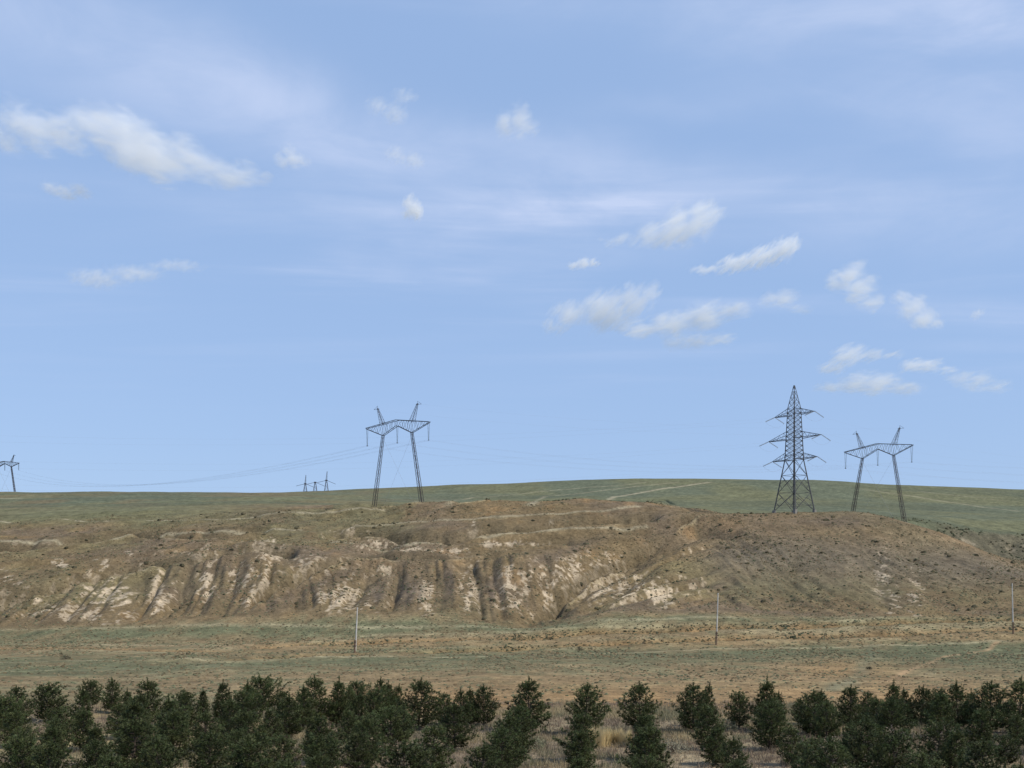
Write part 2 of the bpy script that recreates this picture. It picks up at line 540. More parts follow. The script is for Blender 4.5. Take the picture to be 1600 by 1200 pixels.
def tint_mat(name, rough=0.9, spec=0.1, trans=0.0, var=0.25, vs=3.0):
    m = bpy.data.materials.new(name); m.use_nodes = True
    t = NT(m.node_tree)
    at = t.n('ShaderNodeAttribute', attribute_name='tint')
    tc = t.n('ShaderNodeTexCoord')
    f = t.m('ADD', t.m('MULTIPLY', t.m('SUBTRACT', t.noise(tc.outputs['Object'], vs, 3), 0.5), 2 * var), 1.0)
    oi = t.n('ShaderNodeObjectInfo')
    f = t.m('MULTIPLY', f, t.m('ADD', t.m('MULTIPLY', oi.outputs['Random'], 0.4), 0.8))
    sc = t.n('ShaderNodeVectorMath', operation='SCALE')
    t.put(sc.inputs[0], at.outputs['Color']); t.put(sc.inputs['Scale'], f)
    bs = t.n('ShaderNodeBsdfPrincipled')
    t.put(bs.inputs['Base Color'], sc.outputs[0])
    bs.inputs['Roughness'].default_value = rough
    bs.inputs['Specular IOR Level'].default_value = spec
    o = t.n('ShaderNodeOutputMaterial')
    if trans:
        tr = t.n('ShaderNodeBsdfTranslucent'); t.put(tr.inputs[0], sc.outputs[0])
        mx = t.n('ShaderNodeMixShader'); mx.inputs[0].default_value = trans
        t.put(mx.inputs[1], bs.outputs[0]); t.put(mx.inputs[2], tr.outputs[0])
        t.put(o.inputs[0], mx.outputs[0])
    else:
        t.put(o.inputs[0], bs.outputs[0])
    return m


def plain_mat(name, col, rough=0.6, metal=0.0, spec=0.3, var=0.3, scale=2.0, col2=None):
    m = bpy.data.materials.new(name); m.use_nodes = True
    t = NT(m.node_tree)
    tc = t.n('ShaderNodeTexCoord')
    n = t.ramp(t.noise(tc.outputs['Object'], scale, 4, 0.6), 0.3, 0.7)
    c2 = col2 or tuple(c * (1 - var) for c in col)
    c = t.mix(n, (*col, 1), (*c2, 1))
    bs = t.n('ShaderNodeBsdfPrincipled')
    t.put(bs.inputs['Base Color'], c)
    bs.inputs['Roughness'].default_value = rough
    bs.inputs['Metallic'].default_value = metal
    bs.inputs['Specular IOR Level'].default_value = spec
    o = t.n('ShaderNodeOutputMaterial'); t.put(o.inputs[0], bs.outputs[0])
    return m


M_GROUND = ground_mat('steppe_soil')
M_FAR = ground_mat('far_steppe', 0.35)
M_TUFT = tint_mat('tuft', var=0.3, vs=1.0)
M_GRASS = tint_mat('grass', trans=0.3, var=0.25, vs=0.7)
M_NEEDLE = tint_mat('needles', rough=0.6, spec=0.25, trans=0.25, var=0.35, vs=2.2)
M_BARK = plain_mat('bark', (0.10, 0.075, 0.055), 0.9, scale=20)
M_STEEL = plain_mat('galvanised_steel', (0.075, 0.075, 0.078), 0.6, 0.0, 0.3, scale=0.6)
M_RUST = plain_mat('weathered_steel', (0.05, 0.045, 0.048), 0.7, col2=(0.055, 0.034, 0.03), scale=0.5)
M_GLASS = plain_mat('insulator_glass', (0.10, 0.11, 0.11), 0.3, spec=0.5)
M_GLASSL = plain_mat('insulator_porcelain', (0.50, 0.52, 0.52), 0.3, spec=0.5)
M_WIRE = plain_mat('aluminium_wire', (0.30, 0.30, 0.31), 0.6)
M_CONC = plain_mat('concrete', (0.26, 0.24, 0.21), 0.9, scale=1.5)
M_WHITEPOLE = plain_mat('bleached_pole', (0.62, 0.585, 0.53), 0.85, scale=1.6, var=0.3)
M_STUB = plain_mat('tarred_stub', (0.20, 0.135, 0.085), 0.9, scale=3)

# ------------------------------------------------------------------ ground sheet, four stretches
cols_in = np.linspace(-0.50, 0.50, 860)
side = 0.50 + 1.1 * (np.linspace(0, 1, 60)[1:]) ** 1.6
UC = np.concatenate([-side[::-1], cols_in, side])
rows_parts = [
    ('plantation_ground', np.concatenate([np.linspace(-200, 20, 24)[:-1], np.linspace(20, 68, 60)])),
    ('steppe_field', 68 + (235 - 68) * np.linspace(0, 1, 190) ** 1.0),
    ('eroded_hillside', np.concatenate([np.linspace(235, 345, 190)[:-1], np.linspace(345, 440, 130)])),
    ('far_green_hill', np.concatenate([440 * (1100 / 440) ** np.linspace(0, 1, 200)[:-1], 1100 * (9000 / 1100) ** np.linspace(0, 1, 30)])),
]
BROWN = np.array((.177, .129, .070)); GREEN = np.array((.138, .138, .076)); RUST = np.array((.36, .218, .100))
STRAW = np.array((.31, .25, .142)); BARE = np.array((.45, .365, .25)); DARK = np.array((.075, .063, .038))
FARG = np.array((.116, .127, .081)); DRYG = np.array((.17, .137, .088)); MAUVE = np.array((.192, .145, .102))

PATCH = [(168, 940, 30, 34), (245, 930, 14, 36), (322, 915, 12, 40), (395, 900, 30, 38), (415, 858, 22, 14), (482, 883, 22, 16),
         (12, 922, 30, 26), (90, 955, 70, 12), (548, 832, 26, 9), (610, 850, 40, 8), (640, 858, 22, 7), (665, 925, 22, 34), (738, 915, 14, 36),
         (800, 915, 26, 34), (860, 905, 16, 26), (925, 915, 40, 22), (985, 925, 34, 22), (1030, 930, 20, 22), (535, 930, 40, 24),
         (600, 890, 16, 8), (575, 935, 14, 22), (740, 825, 8, 12), (860, 818, 5, 9), (300, 868, 14, 6), (325, 868, 16, 12), (225, 890, 10, 9),
         (200, 866, 6, 5), (900, 905, 14, 20), (1378, 900, 12, 30), (1430, 920, 12, 36), (1395, 940, 10, 22), (700, 860, 40, 4), (800, 850, 60, 4), (50, 848, 30, 5), (90, 880, 14, 6), (160, 880, 14, 6)]


def mixc(a, b, f):
    f = np.asarray(f)[..., None]
    return a * (1 - f) + b * f


def tint_at(x, d, z):
    px = CX + F * x / np.maximum(d, 20); py = HY - (z - CZ) * F / np.maximum(d, 20)
    n1 = fbm(x / 26, d / 38, 71, 4); n2 = fbm(x / 7, d / 11, 72, 4); n3 = fbm(x / 2.0, d / 3.0, 73, 3); n4 = fbm(x / 60, d / 90, 74, 3)
    sh = np.broadcast_to(BROWN, x.shape + (3,))
    # --- plantation floor
    c_pl = mixc(np.broadcast_to(DRYG * 1.35, sh.shape), STRAW * 1.0, sm(-.2, .5, n2))
    c_pl = mixc(c_pl, MAUVE * 1.2, sm(0, .4, n1) * .6)
    # --- field
    wave = 10 * n1 + 5 * n2
    mot = fbm(x / 3.2, d / 5, 79, 3)
    g = np.exp(-((py - (1042 - 0.018 * px) + wave) / 15) ** 2) + np.exp(-((py - (990 - 0.016 * px) + 0.6 * wave) / 12) ** 2) + 0.6 * np.exp(-((py - 1085) / 14) ** 2) * sm(500, 100, px) * .8
    g = g + 0.7 * sm(1250, 1500, px) * np.exp(-((py - 1030) / 25) ** 2)
    g = g + 0.8 * np.exp(-((py - 1005) / 8) ** 2) * sm(400, 0, px) * .6
    rusty = np.exp(-((py - 1095) / 26) ** 2) * sm(250, 700, px) * 0.85 + np.exp(-((py - (1016 - .01 * px)) / 9) ** 2) * .5 * sm(300, 600, px) + np.exp(-((py - 1045) / 16) ** 2) * np.exp(-((px - 1330) / 90) ** 2) * .9
    rusty = rusty + np.exp(-((py - 966) / 7) ** 2) * sm(900, 1050, px) * .6
    c_f = mixc(sh * 1.35, STRAW * .85, sm(-.1, .5, n2) * .6)
    c_f = mixc(c_f, GREEN * 1.2, sm(.02, .4, mot + .3 * n2) * .55)
    c_f = mixc(c_f, RUST, np.clip(.78 * rusty * (0.95 + 0.6 * n2 + .5 * mot), 0, 1))
    c_f = mixc(c_f, GREEN, np.clip(g * (0.95 + 0.6 * n2 + .5 * mot), 0, 1))
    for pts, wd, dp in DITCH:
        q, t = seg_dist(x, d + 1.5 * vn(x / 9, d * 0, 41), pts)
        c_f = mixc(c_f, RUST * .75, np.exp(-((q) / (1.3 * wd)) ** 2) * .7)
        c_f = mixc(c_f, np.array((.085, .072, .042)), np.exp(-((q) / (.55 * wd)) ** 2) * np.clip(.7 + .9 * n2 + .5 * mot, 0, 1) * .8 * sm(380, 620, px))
        c_f = mixc(c_f, STRAW, np.exp(-((q - 2.8 * wd) / (1.2 * wd)) ** 2) * .5 * sm(-.3, .3, n2))
    for pts, wd, cl, st in FLINE:
        q, t = seg_dist(x, d + .7 * vn(x / 5, d * 0, 47), pts)
        c_f = mixc(c_f, np.array(cl), np.exp(-(q / wd) ** 2) * st * (.65 + .6 * n2))
    # --- eroded hillside
    c_h = mixc(sh, MAUVE * .85, sm(-.1, .5, n1) * .6)
    c_h = mixc(c_h, RUST * .66, sm(.0, .55, n2 + .3 * n4) * .5)
    c_h = mixc(c_h, GREEN * .95, sm(0.05, .5, n4 + .4 * n2) * .55)
    up = sm(836, 800, py + 10 * n1) * sm(560, 250, px)
    c_h = mixc(c_h, GREEN * 1.0, up * .8)
    kn = sm(1060, 1150, px) * sm(262, 300, d) * (1 - sm(395, 410, d))
    c_h = mixc(c_h, np.array((.215, .152, .090)), kn * np.clip(.45 + .6 * n2, 0, 1) * .75)
    low = kn * sm(352, 300, d)
    c_h = mixc(c_h, np.array((.150, .124, .088)), low * .8)
    pb = np.zeros(x.shape)
    for a, b, rx, ry in PATCH:
        q = ((px - a) / rx) ** 2 + ((py - b) / ry) ** 2
        pb = np.maximum(pb, np.exp(-q * .75))
    # aspect: dry sunny faces stay bare, shade is painted into scrub faces turned away
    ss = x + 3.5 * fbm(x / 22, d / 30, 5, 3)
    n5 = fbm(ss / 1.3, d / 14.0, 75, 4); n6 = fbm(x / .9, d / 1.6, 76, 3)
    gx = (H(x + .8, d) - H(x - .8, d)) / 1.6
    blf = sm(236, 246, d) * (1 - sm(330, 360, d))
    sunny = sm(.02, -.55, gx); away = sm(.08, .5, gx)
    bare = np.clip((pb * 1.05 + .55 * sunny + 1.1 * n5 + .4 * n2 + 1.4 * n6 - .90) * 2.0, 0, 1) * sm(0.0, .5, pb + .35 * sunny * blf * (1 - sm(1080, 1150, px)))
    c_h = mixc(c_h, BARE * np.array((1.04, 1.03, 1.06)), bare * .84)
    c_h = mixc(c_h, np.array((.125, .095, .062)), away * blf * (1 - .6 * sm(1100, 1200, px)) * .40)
    shade_tint = np.zeros(x.shape)  # shade of spurs and left-facing slopes painted as dark ellipses
    for a_, b_, rx, ry, sl in [(452, 933, 52, 15, -.42), (515, 905, 46, 13, -.38), (640, 925, 20, 26, 0), (1080, 812, 34, 9, -.25), (770, 925, 9, 28, 0), (880, 862, 60, 10, -.35), (700, 910, 10, 28, 0), (590, 925, 14, 18, 0), (1300, 815, 80, 10, 0)]:
        dx_ = px - a_; dy_ = py - b_ - sl * dx_
        shade_tint = np.maximum(shade_tint, np.exp(-((dx_ / rx) ** 2 + (dy_ / ry) ** 2)))
    c_h = mixc(c_h, np.array((.135, .102, .072)), np.clip(shade_tint * (1.0 + .5 * n2 + .5 * n5), 0, 1) * .8)
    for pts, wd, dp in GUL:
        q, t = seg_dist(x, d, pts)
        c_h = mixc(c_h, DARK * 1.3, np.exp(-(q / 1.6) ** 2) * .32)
    for rp, rd, A_, B_, wb in RIDGE:          # relief shading in the colour: hollows behind crests darker, crest lips lit and worn
        wgt = sm(rp[0], rp[0] + 35, px) * (1 - sm(rp[-1] - 35, rp[-1], px))
        tt = d - np.interp(px, rp, rd) + 2.2 * vn(x / 8, x * 0, 45) + 1.0 * vn(x / 2.7, x * 0, 46)
        c_h = mixc(c_h, np.array((.120, .094, .056)), wgt * sm(2, 6, tt) * (1 - sm(wb * .9, wb * 1.5, tt)) * .72)
        c_h = mixc(c_h, STRAW * 1.05, wgt * np.exp(-((tt + .5) / 1.3) ** 2) * np.clip(.35 + 1.1 * n2 + .4 * n6, 0, 1) * .8)
    # rim of broken dark scrub
    rim = np.exp(-((d - 402 + 3 * n1) / 4) ** 2) * sm(1080, 1000, px) * sm(380, 520, px)
    c_h = mixc(c_h, RUST * .8, rim * .6)
    # --- far green hill
    c_g = mixc(np.broadcast_to(FARG, sh.shape), GREEN * 1.0, sm(-.3, .4, n4))
    c_g = mixc(c_g, BROWN * .95, sm(-.25, .4, n1) * .6 * sm(900, 350, px))
    c_g = mixc(c_g, FARG * .82, sm(0.0, .4, fbm(x / 200, d / 60, 78, 3)) * .6)
    side_rav = sm(1440, 1500, px + 10 * n2) * sm(380, 395, d) * (1 - sm(426, 434, d + 2 * n2))
    # assemble along the depth
    c = mixc(c_pl, c_f, sm(58, 70, d + 2 * n2))
    c = mixc(c, c_h, sm(226, 234, d + 3 * n2))
    b2 = np.where(px > 1120, 395, np.where(px > 520, 412, 520))
    c = mixc(c, c_g, sm(-14, 14, d - b2 + 12 * n1 + 6 * n2))
    for pts, wd, st, lb in FTR:
        q, t = seg_dist(x, d + .5 * vn(x / 6, d / 6, 48), pts)
        c = mixc(c, np.array((.33, .285, .19)), np.exp(-(q / wd) ** 2) * st)
    c = mixc(c, mixc(np.broadcast_to(np.array((.125, .108, .072)), sh.shape), BARE * .6, sm(.15, .5, n2)), side_rav * .85)
    c = c * (1 + 0.30 * n3[..., None] + 0.12 * n2[..., None])
    return np.clip(c * np.array((1.0, .985, .95)), 0.02, 0.8)


for name, rows in rows_parts:
    uu, dd = np.meshgrid(UC, rows)
    wdt = np.where(dd > 20, dd, 20 + 1.2 * (20 - dd))
    xx = uu * wdt
    zz_ = H(xx, dd)
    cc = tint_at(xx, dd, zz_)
    nr, nc = xx.shape
    vv = np.stack([xx, dd, zz_], -1).reshape(-1, 3)
    idx = np.arange(nr * nc).reshape(nr, nc)
    q = np.stack([idx[:-1, :-1], idx[:-1, 1:], idx[1:, 1:], idx[1:, :-1]], -1).reshape(-1, 4)
    ccf = cc.reshape(-1, 3); gm_ = M_FAR if name == 'far_green_hill' else M_GROUND
    qc = vv[q].mean(1); keep = np.ones(len(q), bool)
    if rows[0] > 234:
        for pts, wd, st, lb in FTR:          # the worn strip of the ground is an object of its own
            near, _t = seg_dist(qc[:, 0], qc[:, 1], pts)
            sel = keep & (near < wd * .85)
            if sel.sum() < 12: continue
            keep &= ~sel
            use, inv = np.unique(q[sel], return_inverse=True)
            tag(link('dirt_track', np_mesh('dirt_track', vv[use], inv.reshape(-1, 4), ccf[use], True), gm_), lb, None, None, 'structure')
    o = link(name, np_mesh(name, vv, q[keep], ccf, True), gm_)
    tag(o, {'plantation_ground': 'dry grassy ground between the pine rows', 'steppe_field': 'flat patchy green and rusty steppe field beyond the pines',
            'eroded_hillside': 'brown eroded bluff with pale bare gullies and a rounded knoll',
            'far_green_hill': 'smooth pale green hill forming the skyline'}[name], None, None, 'structure')


# ------------------------------------------------------------------ tufts and scrub (nobody could count them)
def dome_tufts(name, x, d, rad, hgt, cols, label, seed):
    """low irregular five-sided mounds of scrub, all in one mesh"""
    n = len(x); K = 6
    r0 = np.random.default_rng(seed)
    z = H(x, d)
    ang = np.linspace(0, 2 * np.pi, K, endpoint=False)[None, :] + r0.uniform(0, 6, (n, 1))
    V = np.zeros((n, 2 * K + 1, 3))
    for lvl, (rr, hh) in enumerate(((1.0, -0.12), (0.72, 0.62))):
        jr = rad[:, None] * rr * r0.uniform(.6, 1.35, (n, K))
        V[:, lvl * K:(lvl + 1) * K, 0] = x[:, None] + np.cos(ang) * jr
        V[:, lvl * K:(lvl + 1) * K, 1] = d[:, None] + np.sin(ang) * jr
        V[:, lvl * K:(lvl + 1) * K, 2] = z[:, None] + hgt[:, None] * hh * r0.uniform(.6, 1.4, (n, K))
    V[:, 2 * K] = np.stack([x + r0.normal(0, .1, n) * rad, d + r0.normal(0, .1, n) * rad, z + hgt], 1)
    f = []
    for k in range(K):
        j = (k + 1) % K
        f += [(k, j, K + j), (k, K + j, K + k), (K + k, K + j, 2 * K)]
    f = np.array(f)
    Fc = (f[None] + (np.arange(n) * (2 * K + 1))[:, None, None]).reshape(-1, 3)
    C = np.repeat(cols[:, None, :], 2 * K + 1, 1) * r0.uniform(.75, 1.25, (n, 2 * K + 1, 1))
    o = link(name, np_mesh(name, V.reshape(-1, 3), Fc, C.reshape(-1, 3), False), M_TUFT)
    tag(o, label, None, None, 'stuff')


def scatter(n, d0, d1, umax=.52):
    d = np.sqrt(rng.uniform(d0 ** 2, d1 ** 2, n)); u = rng.uniform(-umax, umax, n)
    return u * d, d


TD = np.array((.092, .080, .045)); TG = np.array((.108, .112, .064)); TB = np.array((.135, .095, .052)); TS = np.array((.24, .185, .105))
x, d = scatter(30000, 69, 236)
k = fbm(x / 12, d / 20, 81, 3) + rng.uniform(-.45, .45, len(x)) > -.1
x, d = x[k], d[k]; pick = rng.uniform(0, 1, len(x))[:, None]
cols = np.where(pick < .18, TD, np.where(pick < .60, TG * 1.25, np.where(pick < .85, TB * 1.2, TS)))
rad = rng.uniform(.05, .20, len(x)) * (1 + .5 * (d > 150)); hgt = rad * rng.uniform(.35, .75, len(x))
dome_tufts('dry_tufts', x, d, rad, hgt, cols, 'small dry steppe tufts dotted over the field', 5)
x, d = scatter(62000, 236, 420)
px = CX + F * x / d
k = (fbm(x / 14, d / 18, 82, 3) + rng.uniform(-.5, .5, len(x)) > -.05) & ((d < 400) | (px < 1120))
x, d = x[k], d[k]; pick = rng.uniform(0, 1, len(x))[:, None]
cols = np.where(pick < .30, TD, np.where(pick < .58, TG * 1.1, np.where(pick < .9, TB * 1.1, TS)))
big_ = rng.uniform(0, 1, len(x)) < .018
rad = np.where(big_, rng.uniform(.4, .8, len(x)), rng.uniform(.09, .30, len(x))); hgt = rad * rng.uniform(.5, .9, len(x))
cols = np.where(big_[:, None], TD * .85, cols)
dome_tufts('hillside_scrub', x, d, rad, hgt, cols, 'low dark scrub dotted over the eroded hillside', 6)
# scrub along the ditches, on the side ravine bank and on the terrace rim
xs, ds, rs = [], [], []
for pts, wd, dp in DITCH[:2]:
    for i in range(len(pts) - 1):
        for _ in range(240):
            t = random.random(); a, b = pts[i], pts[i + 1]
            xs.append(a[0] + (b[0] - a[0]) * t); ds.append(a[1] + (b[1] - a[1]) * t + random.gauss(1.3, 1.7)); rs.append(random.uniform(.05, .24) * (1 + .8 * max(0, vn(xs[-1] / 6, 1, 95))))
for _ in range(620):
    p_ = random.uniform(1400, 1640); dq = random.uniform(392, 433)
    if vn(p_ / 25, dq / 10, 91) > -.2:
        xs.append((p_ - CX) / F * dq); ds.append(dq); rs.append(random.uniform(.15, .6))
for _ in range(500):
    p_ = random.uniform(420, 1080); dq = random.gauss(404, 3.5)
    if vn(p_ / 30, 3, 92) > .0:
        xs.append((p_ - CX) / F * dq); ds.append(dq); rs.append(random.uniform(.25, .6))
for _ in range(1500):
    dq = random.uniform(240, 335); p_ = random.uniform(-20, 1460)
    if vn(p_ / 14, dq / 9, 93) > random.uniform(-.1, .5):
        xs.append((p_ - CX) / F * dq); ds.append(dq); rs.append(random.uniform(.16, .42))
x, d, rad = np.array(xs), np.array(ds), np.array(rs)
pick = rng.uniform(0, 1, len(x))[:, None]
dome_tufts('ravine_scrub', x, d, rad, rad * rng.uniform(.6, 1.1, len(x)), np.where(pick < .35, np.array((.062, .070, .038)), np.where(pick < .75, TD * .9, TG)), 'dark scrub along the ditches and ravine banks', 8)


# ------------------------------------------------------------------ dry grass between the pines
def blades(name, x, d, hgt, cols, label, nb=9, spread=.13, wid=.020, seed=3):
    n = len(x); r0 = np.random.default_rng(seed)
    z = H(x, d)
    bx = x[:, None] + r0.normal(0, spread, (n, nb)); by = d[:, None] + r0.normal(0, spread, (n, nb))
    h = hgt[:, None] * r0.uniform(.5, 1.2, (n, nb)); a = r0.uniform(0, 6.28, (n, nb))
    lean = r0.normal(0, .32, (n, nb, 2)) * h[..., None]
    bz = np.repeat(z[:, None], nb, 1) - .03
    V = np.zeros((n, nb, 3, 3))
    V[:, :, 0] = np.stack([bx - np.cos(a) * wid, by - np.sin(a) * wid, bz], -1)
    V[:, :, 1] = np.stack([bx + np.cos(a) * wid, by + np.sin(a) * wid, bz], -1)
    V[:, :, 2] = np.stack([bx + lean[..., 0], by + lean[..., 1], bz + h], -1)
    C = np.repeat(np.repeat(cols[:, None, None, :], nb, 1), 3, 2) * r0.uniform(.75, 1.25, (n, nb, 1, 1))
    Fc = np.arange(n * nb * 3).reshape(-1, 3)
    o = link(name, np_mesh(name, V.reshape(-1, 3), Fc, C.reshape(-1, 3), False), M_GRASS)
    tag(o, label, None, None, 'stuff')
    return o


x, d = scatter(26000, 34, 72)
nz = fbm(x / 4, d / 5, 101, 3); nz2 = fbm(x / 2.2, d / 2.2, 102, 2)
k = nz + rng.uniform(-.5, .5, len(x)) > -.45
x, d, nz, nz2 = x[k], d[k], nz[k], nz2[k]
gs, gm, gg = np.array((.42, .34, .20)), np.array((.30, .23, .165)), np.array((.21, .21, .13))
cols = mixc(np.broadcast_to(gm, (len(x), 3)), gs, sm(-.1, .35, nz)); cols = mixc(cols, gg, sm(.05, .35, nz2) * .7)
blades('dry_grass', x, d, rng.uniform(.12, .34, len(x)) * (1 + .5 * sm(0, .5, nz)), cols, 'dry straw and grey grass between the pine rows')


# ------------------------------------------------------------------ pines
def pine_protos():
    out = []
    specs = [  # height 1 => scaled on placing: (girth, top power, bare stem share, leader, whorls)
        (.36, .95, .09, 1.6, 13), (.40, .80, .08, 1.2, 13), (.31, 1.05, .08, 1.9, 14), (.42, .62, .10, .7, 12),
        (.37, .90, .10, 1.5, 13), (.38, .58, .24, .8, 11), (.33, 1.0, .08, 2.0, 14), (.42, .78, .07, 1.3, 13)]
    for si, (girth, pw, bare, leader, nw) in enumerate(specs):
        r = random.Random(50 + si)
        tr = MB(); V, Fc, Cc = [], [], []
        lean = Vector((r.uniform(-.03, .03), r.uniform(-.03, .03), 0))
        def stem(t): return Vector((0, 0, t)) + lean * (t * t) * 1.5 + Vector((.012 * math.sin(7 * t + si), .012 * math.cos(5 * t), 0))
        ps = [stem(t / 9) for t in range(10)]
        tr.path([ps[0] - Vector((0, 0, .03))] + ps[1:], [.030 * (1 - .93 * t / 9) for t in range(10)], 6)
        def tuft(p, dirn, L, col, k):
            dirn = dirn.normalized()
            for _ in range(k):
                a = Vector((r.gauss(0, 1), r.gauss(0, 1), r.gauss(0, 1))).normalized()
                q = (dirn * 1.05 + a * .85).normalized()
                sdv = q.cross(Vector((r.gauss(0, 1), r.gauss(0, 1), r.gauss(0, 1)))).normalized() * (L * r.uniform(.085, .14))
                b = len(V)
                V.extend([p - sdv, p + sdv, p + q * L * r.uniform(.7, 1.25)])
                Fc.append((b, b + 1, b + 2))
                g = r.uniform(.7, 1.3)
                for m_ in (.62, .62, 1.6): Cc.append([c * g * m_ for c in col])  # sunlit tips put into the needle colour: bases darker, ends brighter
        base_c = (.066, .080, .029)
        lobe = [(r.uniform(0, 6.28), r.uniform(.6, 1.4)) for _ in range(5)]
        for wi in range(nw):
            t = bare + (1 - bare) * (wi + r.uniform(-.3, .3)) / nw
            t = min(max(t, bare), .95)
            prof = (1 - .93 * t) ** pw * (0.45 + 0.55 * min(1, (t - bare) / .24 + .15)) * 1.12
            nb = max(5, int(round(10 - 4 * t)))
            a0 = r.uniform(0, 6.28)
            for bi in range(nb):
                a = a0 + 6.283 * bi / nb + r.uniform(-.25, .25)
                if r.random() < .09: continue
                lf = 1.0
                for la, lm in lobe:
                    lf *= 1 + (lm - 1) * math.exp(-((((a - la + 3.14) % 6.28) - 3.14) / .7) ** 2)
                L = girth * 1.12 * prof * lf * r.uniform(.58, 1.28) + .03
                el = r.uniform(.15, .55) + .5 * t
                p0 = stem(t)
                out_ = Vector((math.cos(a), math.sin(a), 0))
                pts = []
                for q in range(5):
                    s_ = q / 4
                    pts.append(p0 + out_ * (L * s_ * math.cos(el * .6)) + Vector((0, 0, L * (math.sin(el) * s_ * s_ * .75 + .05 * s_))))
                tr.path(pts, [.008 * (1 - .8 * q / 4) for q in range(5)], 3)
                nt = max(5, int(L / .020))
                bg_ = r.uniform(.62, 1.4); bc = [base_c[0] * bg_ * r.uniform(.9, 1.12), base_c[1] * bg_, base_c[2] * bg_]
                for q in range(nt):
                    s_ = .18 + .82 * (q + r.random()) / nt
                    f = s_ * 4; i = min(3, int(f)); p = pts[i].lerp(pts[i + 1], f - i)
                    sidev = out_.cross(Vector((0, 0, 1))) * r.uniform(-1, 1)
                    tw = (out_ * .7 + sidev * .9 + Vector((0, 0, r.uniform(.1, .9))))
                    pp = p + tw.normalized() * r.uniform(0, .085) * (1.3 - s_ * .5) + Vector((0, 0, r.uniform(-.02, .05)))
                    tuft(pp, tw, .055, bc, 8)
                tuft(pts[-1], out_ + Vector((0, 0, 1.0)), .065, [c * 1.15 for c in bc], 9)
        # leading shoots
        for _ in range(5):
            tt = r.uniform(.84, .97)
            p = stem(tt) + Vector((r.uniform(-.045, .045), r.uniform(-.045, .045), 0))
            hgt = (1.0 + .05 * leader - tt) * r.uniform(.5, 1.0)
            for q in range(6):
                tuft(p + Vector((0, 0, hgt * q / 6)), Vector((r.uniform(-.5, .5), r.uniform(-.5, .5), 1)), .05, base_c, 7)
        for q in range(18):
            tuft(stem(.86 + (.14 + .085 * leader) * q / 17), Vector((r.uniform(-.9, .9), r.uniform(-.9, .9), 1)), .055 * (1.35 - .6 * q / 17), base_c, 10)
        e = empty('pine_tree')
        tm = tr.build('trunk', M_BARK, e)
        me = np_mesh('crown', np.array([tuple(v) for v in V]), np.array(Fc), np.array(Cc))
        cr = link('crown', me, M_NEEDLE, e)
        out.append((e, tm, cr))
    return out


PROTO = pine_protos()
used_proto = [False] * len(PROTO)


def place_pine(x, d, h, kind, label, group, wide=1.0):
    e, tm, cr = PROTO[kind]
    if used_proto[kind]:
        e2 = e.copy(); COL.objects.link(e2)
        for c in (tm, cr):
            c2 = c.copy(); COL.objects.link(c2); c2.parent = e2
        e = e2
    used_proto[kind] = True
    e.location = (x, d, Hs(x, d) - .03)
    s = h / 1.09
    e.scale = (s * wide * random.uniform(.9, 1.12), s * wide * random.uniform(.9, 1.12), s)
    e.rotation_euler = (random.uniform(-.04, .04), random.uniform(-.04, .04), random.uniform(0, 6.28))
    tag(e, label, 'pine tree', group)
    return e


